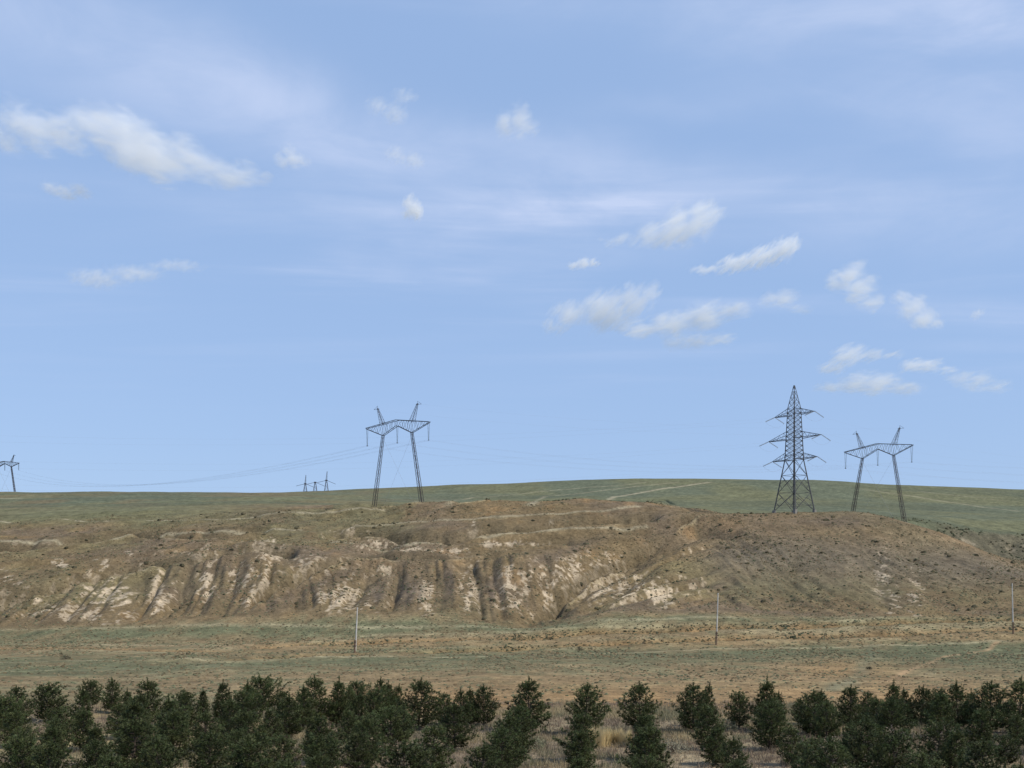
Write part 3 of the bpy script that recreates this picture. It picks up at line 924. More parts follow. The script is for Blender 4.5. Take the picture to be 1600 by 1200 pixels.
# the trees that stand against the field: column of the tip, row of the tip, distance, proto, girth, where
EDGE = [
    (-8, 1078, 57, 0, 1.0, 'pine at the field edge cut by the picture border under the far small pylon'),
    (27, 1071, 58, 1, 1.0, 'bushy pine at the field edge below the far small pylon'),
    (75, 1066, 61, 3, 1.25, 'wide round pine standing alone beside bare straw ground'),
    (140, 1062, 66, 5, 1.05, 'round-crowned pine with its bare stem showing at the field edge'),
    (175, 1060, 66, 0, .95, 'tapering pine just behind the round-crowned pine with bare stem'),
    (201, 1077, 62, 2, .95, 'short pine tip between two taller pines below the pale gully patch'),
    (232, 1061, 60, 4, 1.1, 'tall clumpy pine at the field edge below the broad pale gully patch'),
    (290, 1081, 62, 6, .85, 'thin small pine with sparse tip against the rusty field'),
    (318, 1076, 63, 2, .9, 'slim pine touching the spiky pine at the field edge'),
    (345, 1066, 62, 6, 1.05, 'spiky pine with narrow leader at the thick end of the plantation'),
    (385, 1066, 62, 2, .95, 'narrow pine leaning on the darkest tall pine at the field edge'),
    (410, 1055, 63, 5, 1.15, 'darkest tall pine with stem showing, highest of the thick end'),
    (441, 1078, 62, 7, .9, 'low bushy pine beside the darkest tall pine'),
    (491, 1056, 60, 4, 1.0, 'tall pointed pine below the three distant masts'),
    (527, 1061, 60, 2, 1.0, 'slender pine beside the tall pointed one below the three masts'),
    (546, 1071, 62, 1, .85, 'small pine tip just before the pole nearest the tall portal pylon'),
    (558, 1063, 64, 5, .95, 'pine with bare stem straight below the pole nearest the tall portal pylon'),
    (594, 1060, 62, 0, .95, 'pointed pine just past the pole nearest the tall portal pylon'),
    (609, 1066, 63, 2, .9, 'slim pine tip below the middle of the tall portal pylon'),
    (622, 1071, 63, 6, .9, 'lower pine tip below the inner leg of the tall portal pylon'),
    (655, 1060, 58, 7, 1.05, 'broad dark pine filling the row end below the tall portal pylon'),
    (694, 1081, 60, 1, .85, 'small rounded pine beside the broad dark row-end pine'),
    (719, 1077, 59, 0, .9, 'first of three close pine tips over a bare straw path'),
    (735, 1075, 60, 2, .9, 'middle of three close pine tips over a bare straw path'),
    (756, 1070, 60, 1, 1.0, 'rounded last of three close pine tips over a bare straw path'),
    (826, 1060, 57, 4, 1.1, 'tall ragged pine standing clear between two straw paths'),
    (917, 1067, 56, 1, 1.05, 'rounded pine with pointed leader next to the blond grass clump'),
    (1000, 1066, 57, 7, 1.0, 'two-tipped pine on the far side of the blond grass clump'),
    (1084, 1067, 57, 1, .95, 'bushy pine at the field edge below the pole under the lattice pylon'),
    (1107, 1069, 59, 6, .7, 'thin twiggy pine tip beside the bushy pine below the pole'),
    (1155, 1079, 58, 3, .9, 'low round pine just past the pole under the lattice pylon'),
    (1199, 1061, 57, 2, 1.05, 'tall column-like pine below the lattice pylon'),
    (1216, 1080, 60, 0, .85, 'short pine behind the column-like pine below the lattice pylon'),
    (1252, 1090, 60, 1, .95, 'low pine below the foot of the lattice pylon'),
    (1282, 1078, 60, 0, 1.0, 'pine at the field edge just past the lattice pylon'),
    (1328, 1071, 58, 4, 1.0, 'broad-shouldered pine below the outer leg of the shorter portal pylon'),
    (1356, 1079, 60, 1, .9, 'rounded pine below the middle of the shorter portal pylon'),
    (1395, 1066, 59, 2, 1.0, 'sharp pine tip below the far leg of the shorter portal pylon'),
    (1414, 1077, 61, 6, .85, 'narrow pine tip just past the shorter portal pylon'),
    (1439, 1071, 60, 7, .95, 'bushy pine below the steep flank of the knoll'),
    (1466, 1076, 61, 5, 1.0, 'round open-topped pine below the flank of the knoll'),
    (1498, 1067, 58, 0, .95, 'pointed pine below the scrubby side ravine'),
    (1516, 1078, 60, 2, .9, 'small pine behind the pointed pine below the side ravine'),
    (1547, 1064, 57, 1, 1.1, 'massive dark pine next to the pole by the side ravine'),
    (1592, 1060, 55, 4, 1.05, 'tall pine at the picture border under the pole by the side ravine'),
    (1625, 1070, 56, 0, 1.0, 'pine outside the end of the row past the last pole'),
]
taken = [hitH(*p) for p in ((937, 1164), (972, 1162), (1397, 1190), (1478, 1178), (650, 1195), (1050, 1176), (1300, 1178))]
for px_, py_, dq, kd, wd, lb in EDGE:
    xq = (px_ - CX) / F * dq
    top = CZ + (HY - py_) * dq / F
    place_pine(xq, dq, top - Hs(xq, dq), kd, lb, 'pines along the field edge', wd)
    taken.append((xq, dq))

ORD = ['second', 'third', 'fourth', 'fifth', 'sixth', 'seventh', 'eighth', 'ninth', 'tenth']
ROWN = {-12: 'outermost thick row under the far small pylon', -11: 'thick row under the wide round lone pine', -10: 'thick row behind the bare-stemmed round pine',
        -9: 'thick row under the tall clumpy pine', -8: 'thick row under the thin sparse-tipped pine', -7: 'thick row under the spiky pine', -6: 'row under the darkest tall pine',
        -5: 'row under the three distant masts', -4: 'row under the pole nearest the tall portal pylon', -3: 'row under the broad dark row-end pine',
        -2: 'row of the three close pine tips', -1: 'row of the tall ragged pine between straw paths', 0: 'row before the blond grass clump',
        1: 'row behind the blond grass clump', 2: 'row under the pole below the lattice pylon', 3: 'row of the column-like pine below the lattice pylon',
        4: 'row under the foot of the lattice pylon', 5: 'row under the shorter portal pylon', 6: 'row under the far leg of the shorter portal pylon', 7: 'row under the steep knoll flank',
        8: 'row under the scrubby side ravine', 9: 'row of the massive dark pine by the last pole', 10: 'outermost row past the last pole'}
LOOK = ['bushy', 'broad', 'slim', 'round-topped', 'pointed', 'open', 'spiky', 'stout']
for k in range(-12, 11):
    x58 = (917 + 87 * k - CX) / F * 58
    order = 0
    dq = 51.5 + random.uniform(-.8, .8)
    if k <= -3: dq = 57.5 + random.uniform(-1, 1)
    if k >= 4: dq = 55 + random.uniform(-1, 1)
    while dq > 35:
        xq = x58 + 0.094 * (dq - 58) + random.uniform(-.25, .25)
        if k < -2: xq += random.uniform(-.5, .5)
        if min(math.hypot(xq - a, dq - b) for a, b in taken) > 1.7 and abs(xq) < .5 * dq + 1:
            kd = random.randrange(8)
            h = random.choice((random.uniform(1.5, 1.9), random.uniform(1.9, 2.3), random.uniform(2.1, 2.45)))
            place_pine(xq, dq, h, kd, '%s pine, %s in the %s' % (LOOK[kd], ORD[min(order, 8)], ROWN[k]), 'pines in the planted rows', random.uniform(1.0, 1.22))
            taken.append((xq, dq))
            order += 1
        dq -= random.uniform(3.6, 4.6) if -3 < k < 4 else random.uniform(2.6, 3.6)


# ------------------------------------------------------------------ shrubs and grass clumps among the pines
def shrub(px_, py_, wpx, hpx, col, label, name='shrub', cat='shrub', n=900, blade=False, group=None):
    xq, dq = hitH(px_, py_)
    r = random.Random(int(px_ * 7 + py_)); wr = wpx / 2 * dq / F; hh = hpx * dq / F
    V, Fc, Cc = [], [], []
    st = MB()
    for _ in range(14):
        a = r.uniform(0, 6.28); b = r.uniform(.15, .85)
        tip = Vector((math.cos(a) * wr * b, math.sin(a) * wr * b, hh * r.uniform(.5, .9)))
        st.path([Vector((0, 0, -.05)), tip * .5 + Vector((0, 0, hh * .1)), tip], [.018, .010, .004], 4)
    for _ in range(n):
        a = r.uniform(0, 6.28); ph = math.acos(r.uniform(0.0, 1)); rr = r.uniform(.45, 1) ** .5 * (1 + .25 * math.sin(3 * a + px_))
        if blade:
            b0 = Vector((math.cos(a) * wr * .55 * rr, math.sin(a) * wr * .55 * rr, -.03))
            tp = b0 + Vector((math.cos(a) * wr * .35 * r.random(), math.sin(a) * wr * .35 * r.random(), hh * r.uniform(.55, 1.05)))
            sd_ = Vector((math.cos(a + 1.57 + r.uniform(-1, 1)), math.sin(a + 1.57), 0)) * .014
        else:
            b0 = Vector((math.cos(a) * math.sin(ph) * wr * rr, math.sin(a) * math.sin(ph) * wr * rr, .06 * hh + math.cos(ph) * hh * rr * .88))
            tp = b0 + Vector((r.gauss(0, 1), r.gauss(0, 1), r.gauss(.6, 1))).normalized() * (.10 * r.uniform(.6, 1.3))
            sd_ = Vector((r.gauss(0, 1), r.gauss(0, 1), r.gauss(0, 1))).normalized() * .022
        i = len(V); V += [b0 - sd_, b0 + sd_, tp]; Fc.append((i, i + 1, i + 2))
        g = r.uniform(.7, 1.3); Cc += [[c * g for c in col]] * 3
    e = empty(name, (xq, dq, Hs(xq, dq)))
    if not blade: st.build('stem', M_BARK, e)
    link('leaf_blades' if blade else 'foliage', np_mesh('foliage', np.array([tuple(v) for v in V]), np.array(Fc), np.array(Cc)), M_GRASS, e)
    tag(e, label, cat, group)


SAGE, BLOND, TWIG, OLIVE = (.23, .23, .145), (.58, .47, .26), (.33, .26, .19), (.085, .10, .055)
shrub(937, 1166, 52, 34, BLOND, 'clump of blond dry grass between the two middle pine rows', 'grass_clump', 'grass clump', 1100, True)
shrub(973, 1164, 44, 28, BLOND, 'smaller blond grass clump touching the two-tipped pine row', 'grass_clump', 'grass clump', 900, True)
shrub(957, 1157, 18, 20, (.17, .16, .12), 'dark grey shrub between the two blond grass clumps', n=500)
shrub(1397, 1190, 46, 50, TWIG, 'pale twiggy shrub with feathery top below the shorter portal pylon', n=1500)
shrub(1478, 1178, 44, 40, TWIG, 'pale feathery shrub among the pines below the knoll flank', n=1300)
shrub(1512, 1188, 34, 34, SAGE, 'grey green shrub beside the pale feathery one below the knoll', n=900)
shrub(1262, 1148, 44, 24, SAGE, 'grey sage bush between pines under the lattice pylon', n=900)
shrub(1300, 1178, 46, 26, TWIG, 'straw coloured bush between pines just past the lattice pylon', n=900)
shrub(1135, 1142, 36, 18, SAGE, 'low grey bush at the path under the pole below the lattice pylon', n=600)
shrub(1050, 1176, 60, 20, (.25, .23, .16), 'low greyish bush on the path behind the two-tipped pine', n=800)
shrub(835, 1170, 40, 20, SAGE, 'grey bush beside the tall ragged pine', n=700)
shrub(650, 1195, 60, 34, SAGE, 'broad grey sage bush low on the path below the tall portal pylon', n=1200)
shrub(545, 1135, 50, 28, (.19, .20, .12), 'pale green bush among the pines below the nearest pole', n=900)
shrub(500, 1120, 26, 26, TWIG, 'dry twiggy bush on a bare patch below the three masts', n=600)
shrub(385, 1130, 44, 34, (.16, .165, .12), 'grey leafy bush in front of the darkest tall pine', n=900)
shrub(405, 1140, 36, 24, (.30, .27, .14), 'yellowish dry bush below the darkest tall pine', n=700)
shrub(130, 1120, 40, 26, TWIG, 'dry straw bush at the foot of the round-crowned bare-stemmed pine', n=800)
shrub(62, 1150, 40, 22, (.30, .25, .17), 'pale dry bush beside the wide round lone pine', n=700)
# bushes out in the field and in the ravine
shrub(905, 1017, 11, 9, (.055, .06, .035), 'single dark bush by the lower field ditch below the terrace', 'bush', 'bush', 500)
shrub(103, 1030, 17, 7, (.07, .068, .045), 'low dark bush alone on the field below the far small pylon', 'bush', 'bush', 500)
shrub(1358, 1046, 9, 5, (.06, .06, .04), 'small dark bush alone on the rusty patch of field', 'bush', 'bush', 300)
shrub(860, 1000, 12, 6, (.06, .065, .04), 'dark low bush in the upper field ditch', 'bush', 'bush', 400)
shrub(1424, 850, 15, 10, (.075, .095, .045), 'green bush at the head of the side ravine', 'bush', 'bush', 500)
shrub(1545, 852, 13, 9, (.06, .07, .04), 'dark bush halfway along the side ravine bank', 'bush', 'bush', 500)
shrub(1142, 812, 12, 7, (.06, .068, .04), 'dark bush on the shoulder of the knoll before the lattice pylon', 'bush', 'bush', 400)


# ------------------------------------------------------------------ bare poles in the field
def pole(px0, py0, px1, py1, pys, label):
    xq, dq = hitH(px0, py0)
    z0 = Hs(xq, dq); hh = (py0 - py1) * dq / F; lx = (px1 - px0) * dq / F
    hs_ = (py0 - pys) * dq / F
    e = empty('utility_pole', (xq, dq, z0))
    m1 = MB(); n = 8
    m1.path([Vector((lx * t / n, 0, .35 + (hh - .35) * t / n)) for t in range(n + 1)], [.118 - .038 * t / n for t in range(n + 1)], 10)
    m1.build('shaft', M_WHITEPOLE, e)
    m2 = MB(); m2.path([Vector((-.09, -.22, -.6)), Vector((-.08, -.22, hs_ * .5)), Vector((-.07 + lx * .2, -.22, hs_))], [.17, .165, .15], 10)
    m2.build('stub', M_STUB, e)
    for zf in (.55, .85):
        m3 = MB(); m3.box((-.05, -.10, hs_ * zf), (.42, .62, .06)); m3.build('binding', M_RUST, e)
    m4 = MB(); tp = Vector((lx, 0, hh)); m4.path([tp + Vector((0, 0, -.02)), tp + Vector((0, 0, .12)), tp + Vector((0, 0, .2))], [.05, .04, .015], 6)
    m4.build('pole_cap', M_STUB, e)
    tag(e, label, 'pole', 'bare poles standing in the field')


pole(555.5, 1020, 558.5, 949, 1000, 'bare white pole on a brown stub in the field below the tall portal pylon')
pole(1119.5, 1008, 1122, 927, 987, 'bare white pole on a brown stub in front of the knoll below lattice pylon')
pole(1583, 990, 1581.5, 911, 972, 'bare white pole near the side ravine, farthest from the tall portal pylon')


# ------------------------------------------------------------------ pylons
def insulator(a, b, r, mat, parent, nd=9, core=.03):
    a, b = Vector(a), Vector(b); m = MB()
    m.bar(a, b, core, n=4)
    for k in range(nd):
        c = a.lerp(b, (k + .7) / (nd + .4)); t = (b - a).normalized() * .045
        m.ring_bar(c - t, c + t, r, r * .45, 7)
    return m.build('insulator_string', mat, parent)


def lattice_pylon(px_, py_, dq, yaw):
    xq = (px_ - CX) / F * dq
    z0 = CZ + (HY - py_) * dq / F
    e = empty('lattice_pylon', (xq, dq, z0), yaw)
    tag(e, 'tall lattice pylon with three pairs of arms standing on the knoll', 'pylon')
    HT = [(0, 4.75), (17.6, 2.2), (35.2, 1.55), (43.2, .12)]
    def a(z): return float(np.interp(z, [h for h, _ in HT], [v for _, v in HT]))
    C4 = [(1, 1), (-1, 1), (-1, -1), (1, -1)]
    def cp(i, z): s = a(z); return Vector((C4[i % 4][0] * s, C4[i % 4][1] * s, z))
    gz = [Hs(xq + (math.cos(yaw) * C4[i][0] - math.sin(yaw) * C4[i][1]) * 4.75, dq + (math.sin(yaw) * C4[i][0] + math.cos(yaw) * C4[i][1]) * 4.75) - z0 for i in range(4)]
    for i in range(4):
        m = MB(); b0 = cp(i, 0)
        m.path([b0, cp(i, 17.6), cp(i, 35.2), cp(i, 43.2)], [.22, .18, .12, .07], 4)
        m.build('leg', M_STEEL, e)
        f = MB(); f.box((b0.x, b0.y, (gz[i] - 1.0 + .25) / 2), (.95, .95, max(.5, .25 - gz[i] + 1.0)))
        f.build('footing', M_CONC, e)
    zs = [0, 6.2, 12.2, 17.6] + list(np.linspace(17.6, 35.2, 12)[1:]) + list(np.linspace(35.2, 43.0, 5)[1:])
    for k in range(len(zs) - 1):
        for i in range(4):
            m = MB(); z1, z2 = zs[k], zs[k + 1]; th = .085 if k < 3 else (.065 if k < 14 else .05)
            A, B, Cc, D = cp(i, z1), cp(i + 1, z1), cp(i, z2), cp(i + 1, z2)
            m.bar(A, D, th); m.bar(B, Cc, th)
            m.bar(Cc, D, th * .9)
            if k < 3:
                mid = (A + B + Cc + D) / 4
                if k < 2:
                    m.bar(A.lerp(Cc, .5), A.lerp(D, .25), th * .6); m.bar(B.lerp(D, .5), B.lerp(Cc, .25), th * .6)
                    m.bar(A.lerp(Cc, .5), Cc.lerp(B, .25), th * .6); m.bar(B.lerp(D, .5), D.lerp(A, .25), th * .6)
                if k == 0:
                    m.bar(A.lerp(Cc, .3), B.lerp(D, .3), th * .6)
            m.build('lattice_panel', M_STEEL, e)
    pts = {}
    for lv, (zt, ztop, L) in enumerate(((17.6, 20.0, 10.0), (24.8, 27.3, 11.8), (33.0, 35.2, 8.9))):
        for sgn in (1, -1):
            m = MB(); tip = Vector((sgn * L, 0, zt + .15)); s, s2 = a(zt), a(ztop)
            for sy in (1, -1):
                lo, hi = Vector((sgn * s, sy * s, zt)), Vector((sgn * s2, sy * s2, ztop))
                tw = tip + Vector((0, sy * .25, 0))
                m.bar(lo, tw, .11); m.bar(hi, tw, .085)
                nn = 4
                for q in range(nn):
                    p1, p2 = lo.lerp(tw, q / nn), hi.lerp(tw, (q + .5) / nn)
                    m.bar(p1, p2, .04); m.bar(p2, lo.lerp(tw, (q + 1) / nn), .04)
            nn = 5
            for q in range(nn):
                l1, l2 = Vector((sgn * s, s, zt)), Vector((sgn * s, -s, zt))
                t1, t2 = tip + Vector((0, .25, 0)), tip - Vector((0, .25, 0))
                m.bar(l1.lerp(t1, q / nn), l2.lerp(t2, (q + 1) / nn), .04); m.bar(l2.lerp(t2, q / nn), l1.lerp(t1, (q + 1) / nn), .04)
            m.build('crossarm', M_STEEL, e)
            for sy in (1, -1):
                p0 = tip + Vector((0, sy * .3, -.05)); p1 = p0 + Vector((0, sy * 4.4, -1.75))
                insulator(p0, p1, .19, M_GLASSL, e, 12, .05)
                pts[(lv, sgn, sy)] = p1
            j = MB(); p, q = pts[(lv, sgn, 1)], pts[(lv, sgn, -1)]
            j.path([p.lerp(q, t / 10) - Vector((0, 0, 1.6 * (1 - (t / 5 - 1) ** 2))) for t in range(11)], .016, 4)
            j.build('jumper', M_WIRE, e)
    M = Matrix.Translation(e.location) @ Matrix.Rotation(yaw, 4, 'Z')
    return {k: M @ v for k, v in pts.items()}, M @ Vector((0, 0, 43.2))


def lat_mast(m_ch, m_lc, p0, p1, w0, w1, n, ch=.055, lc=.028, ax=Vector((1, 0, 0)), ay=Vector((0, 1, 0))):
    p0, p1 = Vector(p0), Vector(p1); C4 = [(1, 1), (-1, 1), (-1, -1), (1, -1)]
    def c(i, t):
        wv = (w0 + (w1 - w0) * t) / 2; return p0.lerp(p1, t) + ax * (C4[i % 4][0] * wv) + ay * (C4[i % 4][1] * wv)
    for i in range(4):
        m_ch.bar(c(i, 0), c(i, 1), ch)
        for k in range(n):
            t1, t2 = k / n, (k + 1) / n
            a_, b_ = (i, i + 1) if k % 2 else (i + 1, i)
            m_lc.bar(c(a_, t1), c(b_, t2), lc)
            m_lc.bar(c(i, t2), c(i + 1, t2), lc * .8)


def portal_pylon(px_, dq, z0, yaw, legh, label, scale=1.0, feet=None, far=False):
    xq = (px_ - CX) / F * dq
    e = empty('portal_pylon', (xq, dq, z0), yaw)
    tag(e, label, 'pylon', 'two-legged portal pylons')
    k = 2.0 if far else 1.0          # distant copy drawn with stouter members of a heavier build
    LT, LB = 7.05, 11.9
    B = legh
    pts = []
    for sgn in (-1, 1):
        fz = feet[sgn] if feet else 0.0
        ch, lc = MB(), MB()
        lat_mast(ch, lc, (sgn * LB, 0, fz + .2), (sgn * LT, 0, B), 1.25, .75, 17, .085 * k, .042 * k)
        lg = ch.build('leg', M_RUST, e); lc.build('lacing', M_RUST, lg)
        f = MB(); f.box((sgn * LB, 0, fz - .25), (1.7, 1.7, 1.1)); f.build('footing', M_CONC, e)
        # earth-wire horn
        ch, lc = MB(), MB()
        lat_mast(ch, lc, (sgn * 7.0, 0, B + 3.9), (sgn * 9.8, 0, B + 10.6), 1.7, .35, 6, .06 * k, .03 * k)
        hn = ch.build('horn', M_RUST, e); lc.build('lacing', M_RUST, hn)
        tpb = MB(); tpb.bar((sgn * 8.9, 0, B + 10.2), (sgn * 11.6, 0, B + 10.2), .07 * k); tpb.bar((sgn * 9.8, 0, B + 11.4), (sgn * 11.6, 0, B + 10.2), .04 * k)
        tpb.bar((sgn * 9.8, 0, B + 10.2), (sgn * 9.8, 0, B + 11.4), .05 * k)
        tpb.build('horn_arm', M_RUST, e)
    # cross beam: two top chords, two lower chords that dip to the legs, laced
    X = [-15.4, -12.6, -9.8, -7.05, -5, -2.6, 0, 2.6, 5, 7.05, 9.8, 12.6, 15.4]
    def top(x): return B + 5.3 - 1.9 * abs(x) / 15.4 + (0 if abs(x) > .1 else 0)
    def low(x):
        ax = abs(x)
        if ax <= 7.05: return B + 3.2 + (0.0 - 3.2) * ax / 7.05
        return B + (top(15.4) - B - .25) * (ax - 7.05) / (15.4 - 7.05)
    def wy(x): return .95 - .35 * abs(x) / 15.4
    for half in (-1, 1):
        ch, lc = MB(), MB()
        xs_ = [q for q in X if q * half >= 0]
        for i in range(len(xs_) - 1):
            x1, x2 = xs_[i], xs_[i + 1]
            for sy in (1, -1):
                t1, t2 = Vector((x1, sy * wy(x1), top(x1))), Vector((x2, sy * wy(x2), top(x2)))
                l1, l2 = Vector((x1, sy * .6 * wy(x1), low(x1))), Vector((x2, sy * .6 * wy(x2), low(x2)))
                ch.bar(t1, t2, .12 * k); ch.bar(l1, l2, .11 * k)
                lc.bar(l1, t1.lerp(t2, .5), .045 * k); lc.bar(t1.lerp(t2, .5), l2, .045 * k)
                o1, o2 = Vector((x1, -sy * wy(x1), top(x1))), Vector((x2, -sy * wy(x2), top(x2)))
                lc.bar(t1, o2, .03 * k) if sy > 0 else None
            lc.bar((x1, wy(x1), top(x1)), (x1, -wy(x1), top(x1)), .045 * k)
        bm_ = ch.build('beam', M_RUST, e); lc.build('lacing', M_RUST, bm_)
    for xt in (-15.0, 0, 15.0):
        zt = (low(xt) if xt == 0 else top(xt) - .3)
        lowp = Vector((xt, 0, zt - 6.4))
        off = .62
        insulator((xt - off, .3, zt), lowp + Vector((-.1, 0, .1)), .19 * k, M_GLASS, e, 13, .035 * k)
        insulator((xt + off, -.3, zt), lowp + Vector((.1, 0, .1)), .19 * k, M_GLASS, e, 13, .035 * k)
        cl = MB(); cl.box(lowp, (.45, .35, .22)); cl.build('clamp', M_RUST, e)
        pts.append(lowp)
    for sgn in (-1, 1):
        g = MB(); g.bar((sgn * 6.9, 0, B - 1.2), (-sgn * 8.2, 0, (feet[-sgn] if feet else 0) + .0), .022 * k, n=4)
        g.build('guy_wire', M_WIRE, e)
    M = Matrix.Translation(e.location) @ Matrix.Rotation(yaw, 4, 'Z')
    horns = [M @ Vector((sgn * 11.4, 0, B + 10.1)) for sgn in (-1, 1)]
    return [M @ p for p in pts], horns


def feet_of(px_, dq, z0, yaw, LB=11.9):
    xq = (px_ - CX) / F * dq
    return {s: Hs(xq + s * LB * math.cos(yaw), dq + s * LB * math.sin(yaw)) - z0 for s in (-1, 1)}


YA, YB = R(-35), R(-53)
zA = CZ + (HY - 788) * 404 / F
pA, hA = portal_pylon(620.8, 404, zA, YA, 26.0, 'tall two-legged portal pylon on the terrace rim with hanging insulators', feet=feet_of(620.8, 404, zA, YA))
zB = CZ + (HY - 802) * 430 / F
pB, hB = portal_pylon(1371.5, 430, zB, YB, 22.2, 'shorter two-legged portal pylon on green ground behind the lattice pylon', feet=feet_of(1371.5, 430, zB, YB))
zC = CZ + (HY - 729.7) * 1010 / F - 26.0
pC, hC = portal_pylon(7.5, 1010, zC, R(-14), 26.0, 'small distant portal pylon half cut by the picture border on the skyline', feet={-1: -4, 1: -4}, far=True)
LT_, apex = lattice_pylon(1241, 798.3, 374, R(-57))


# three-mast anchor pylon beyond the crest
def far_mast(px_, py_joint, py_top, dq, label, lean):
    xq = (px_ - CX) / F * dq; zj = CZ + (HY - py_joint) * dq / F; zt = CZ + (HY - py_top) * dq / F
    zg = Hs(xq, dq); h = zj - zg
    e = empty('anchor_mast', (xq, dq, zg))
    C4 = [(1, 1), (-1, 1), (-1, -1), (1, -1)]
    def c(i, t): wv = 6.0 * (1 - t) + .8 * t; return Vector((C4[i % 4][0] * wv * .75, C4[i % 4][1] * wv * .75, h * t))
    for i in range(4):
        m = MB(); m.bar(c(i, 0) - Vector((0, 0, 1)), c(i, 1), .24, .2); m.build('leg', M_RUST, e)
    m = MB()
    for kk in range(6):
        for i in range(4):
            m.bar(c(i, kk / 6), c(i + 1, (kk + 1) / 6), .08); m.bar(c(i + 1, kk / 6), c(i, (kk + 1) / 6), .08)
            m.bar(c(i, (kk + 1) / 6), c(i + 1, (kk + 1) / 6), .08)
    m.build('lacing', M_RUST, e)
    m = MB(); m.box((0, 0, h + .3), (2.6, 2.2, 1.1)); m.build('head', M_RUST, e)
    if zt > zj + 3:
        ch, lc = MB(), MB(); lat_mast(ch, lc, (0, 0, h + .8), (lean, 0, zt - zg), 1.3, .4, 6, .12, .06)
        sp = ch.build('spire', M_RUST, e); lc.build('lacing', M_RUST, sp)
    insulator((-1.2, 0, h), (-11.5, 3, h - 2.0), .42, M_RUST, e, 9, .2)
    insulator((1.2, 0, h), (11.5, -3, h - 4.4), .42, M_RUST, e, 9, .2)
    tag(e, label, 'pylon', 'three distant anchor masts beyond the crest')


far_mast(477, 756.3, 742.3, 1300, 'distant anchor mast with a short spire, outermost from the tall portal pylon', .8)
far_mast(492.5, 754, 753.5, 1300, 'distant anchor mast without a spire between two spired masts', 0)
far_mast(510, 751, 736.6, 1300, 'distant anchor mast with the tallest spire, nearest the tall portal pylon', .9)


# ------------------------------------------------------------------ overhead wires
def wire(a, b, sag, r, label, group, n=48, bundle=0.0):
    a, b = Vector(a), Vector(b); m = MB()
    offs = [Vector((0, 0, 0))] if not bundle else [Vector((0, 0, 0)), Vector((0, .1, bundle)), Vector((.1, 0, -bundle))]
    for o_ in offs:
        m.path([a.lerp(b, t / n) + o_ - Vector((0, 0, sag * (1 - (2 * t / n - 1) ** 2))) for t in range(n + 1)], r, 3)
    o = m.build('conductor', M_WIRE)
    tag(o, label, 'power line', group)


PH = ['outer', 'middle', 'inner']
for i in range(3):
    wire(pC[i], pA[i], 15, .012, '%s conductor from the tall portal pylon sagging to the distant skyline pylon' % PH[i], 'conductors over the plain', 90, .22)
    wire(pA[i], pB[i], 5, .006, '%s conductor between the tall and the shorter portal pylon' % PH[i], 'conductors between the portal pylons', 60, .2)
    wire(pB[i], pB[i] + Vector((260, 55, 6 + 5 * i)), 7, .006, '%s conductor leaving the shorter portal pylon past the picture border' % PH[i], 'conductors past the shorter portal pylon', 50, .2)
for i in range(2):
    wire(hA[i], hB[i], 3, .007, '%s earth wire between the horns of the two portal pylons' % ('outer', 'inner')[i], 'earth wires')
LV = ['lowest', 'middle', 'top']
for (lv, sgn, sy), p in LT_.items():
    tgt = p + (Vector((260, 210, 12)) if sy > 0 else Vector((-400, -40, -3)))
    wire(p, tgt, 9, .007, 'thin conductor from the %s %s arm of the lattice pylon running %s' % (LV[lv], 'nearer' if sgn > 0 else 'farther', 'away behind it' if sy > 0 else 'over the terrace'), 'conductors of the lattice pylon', 40)


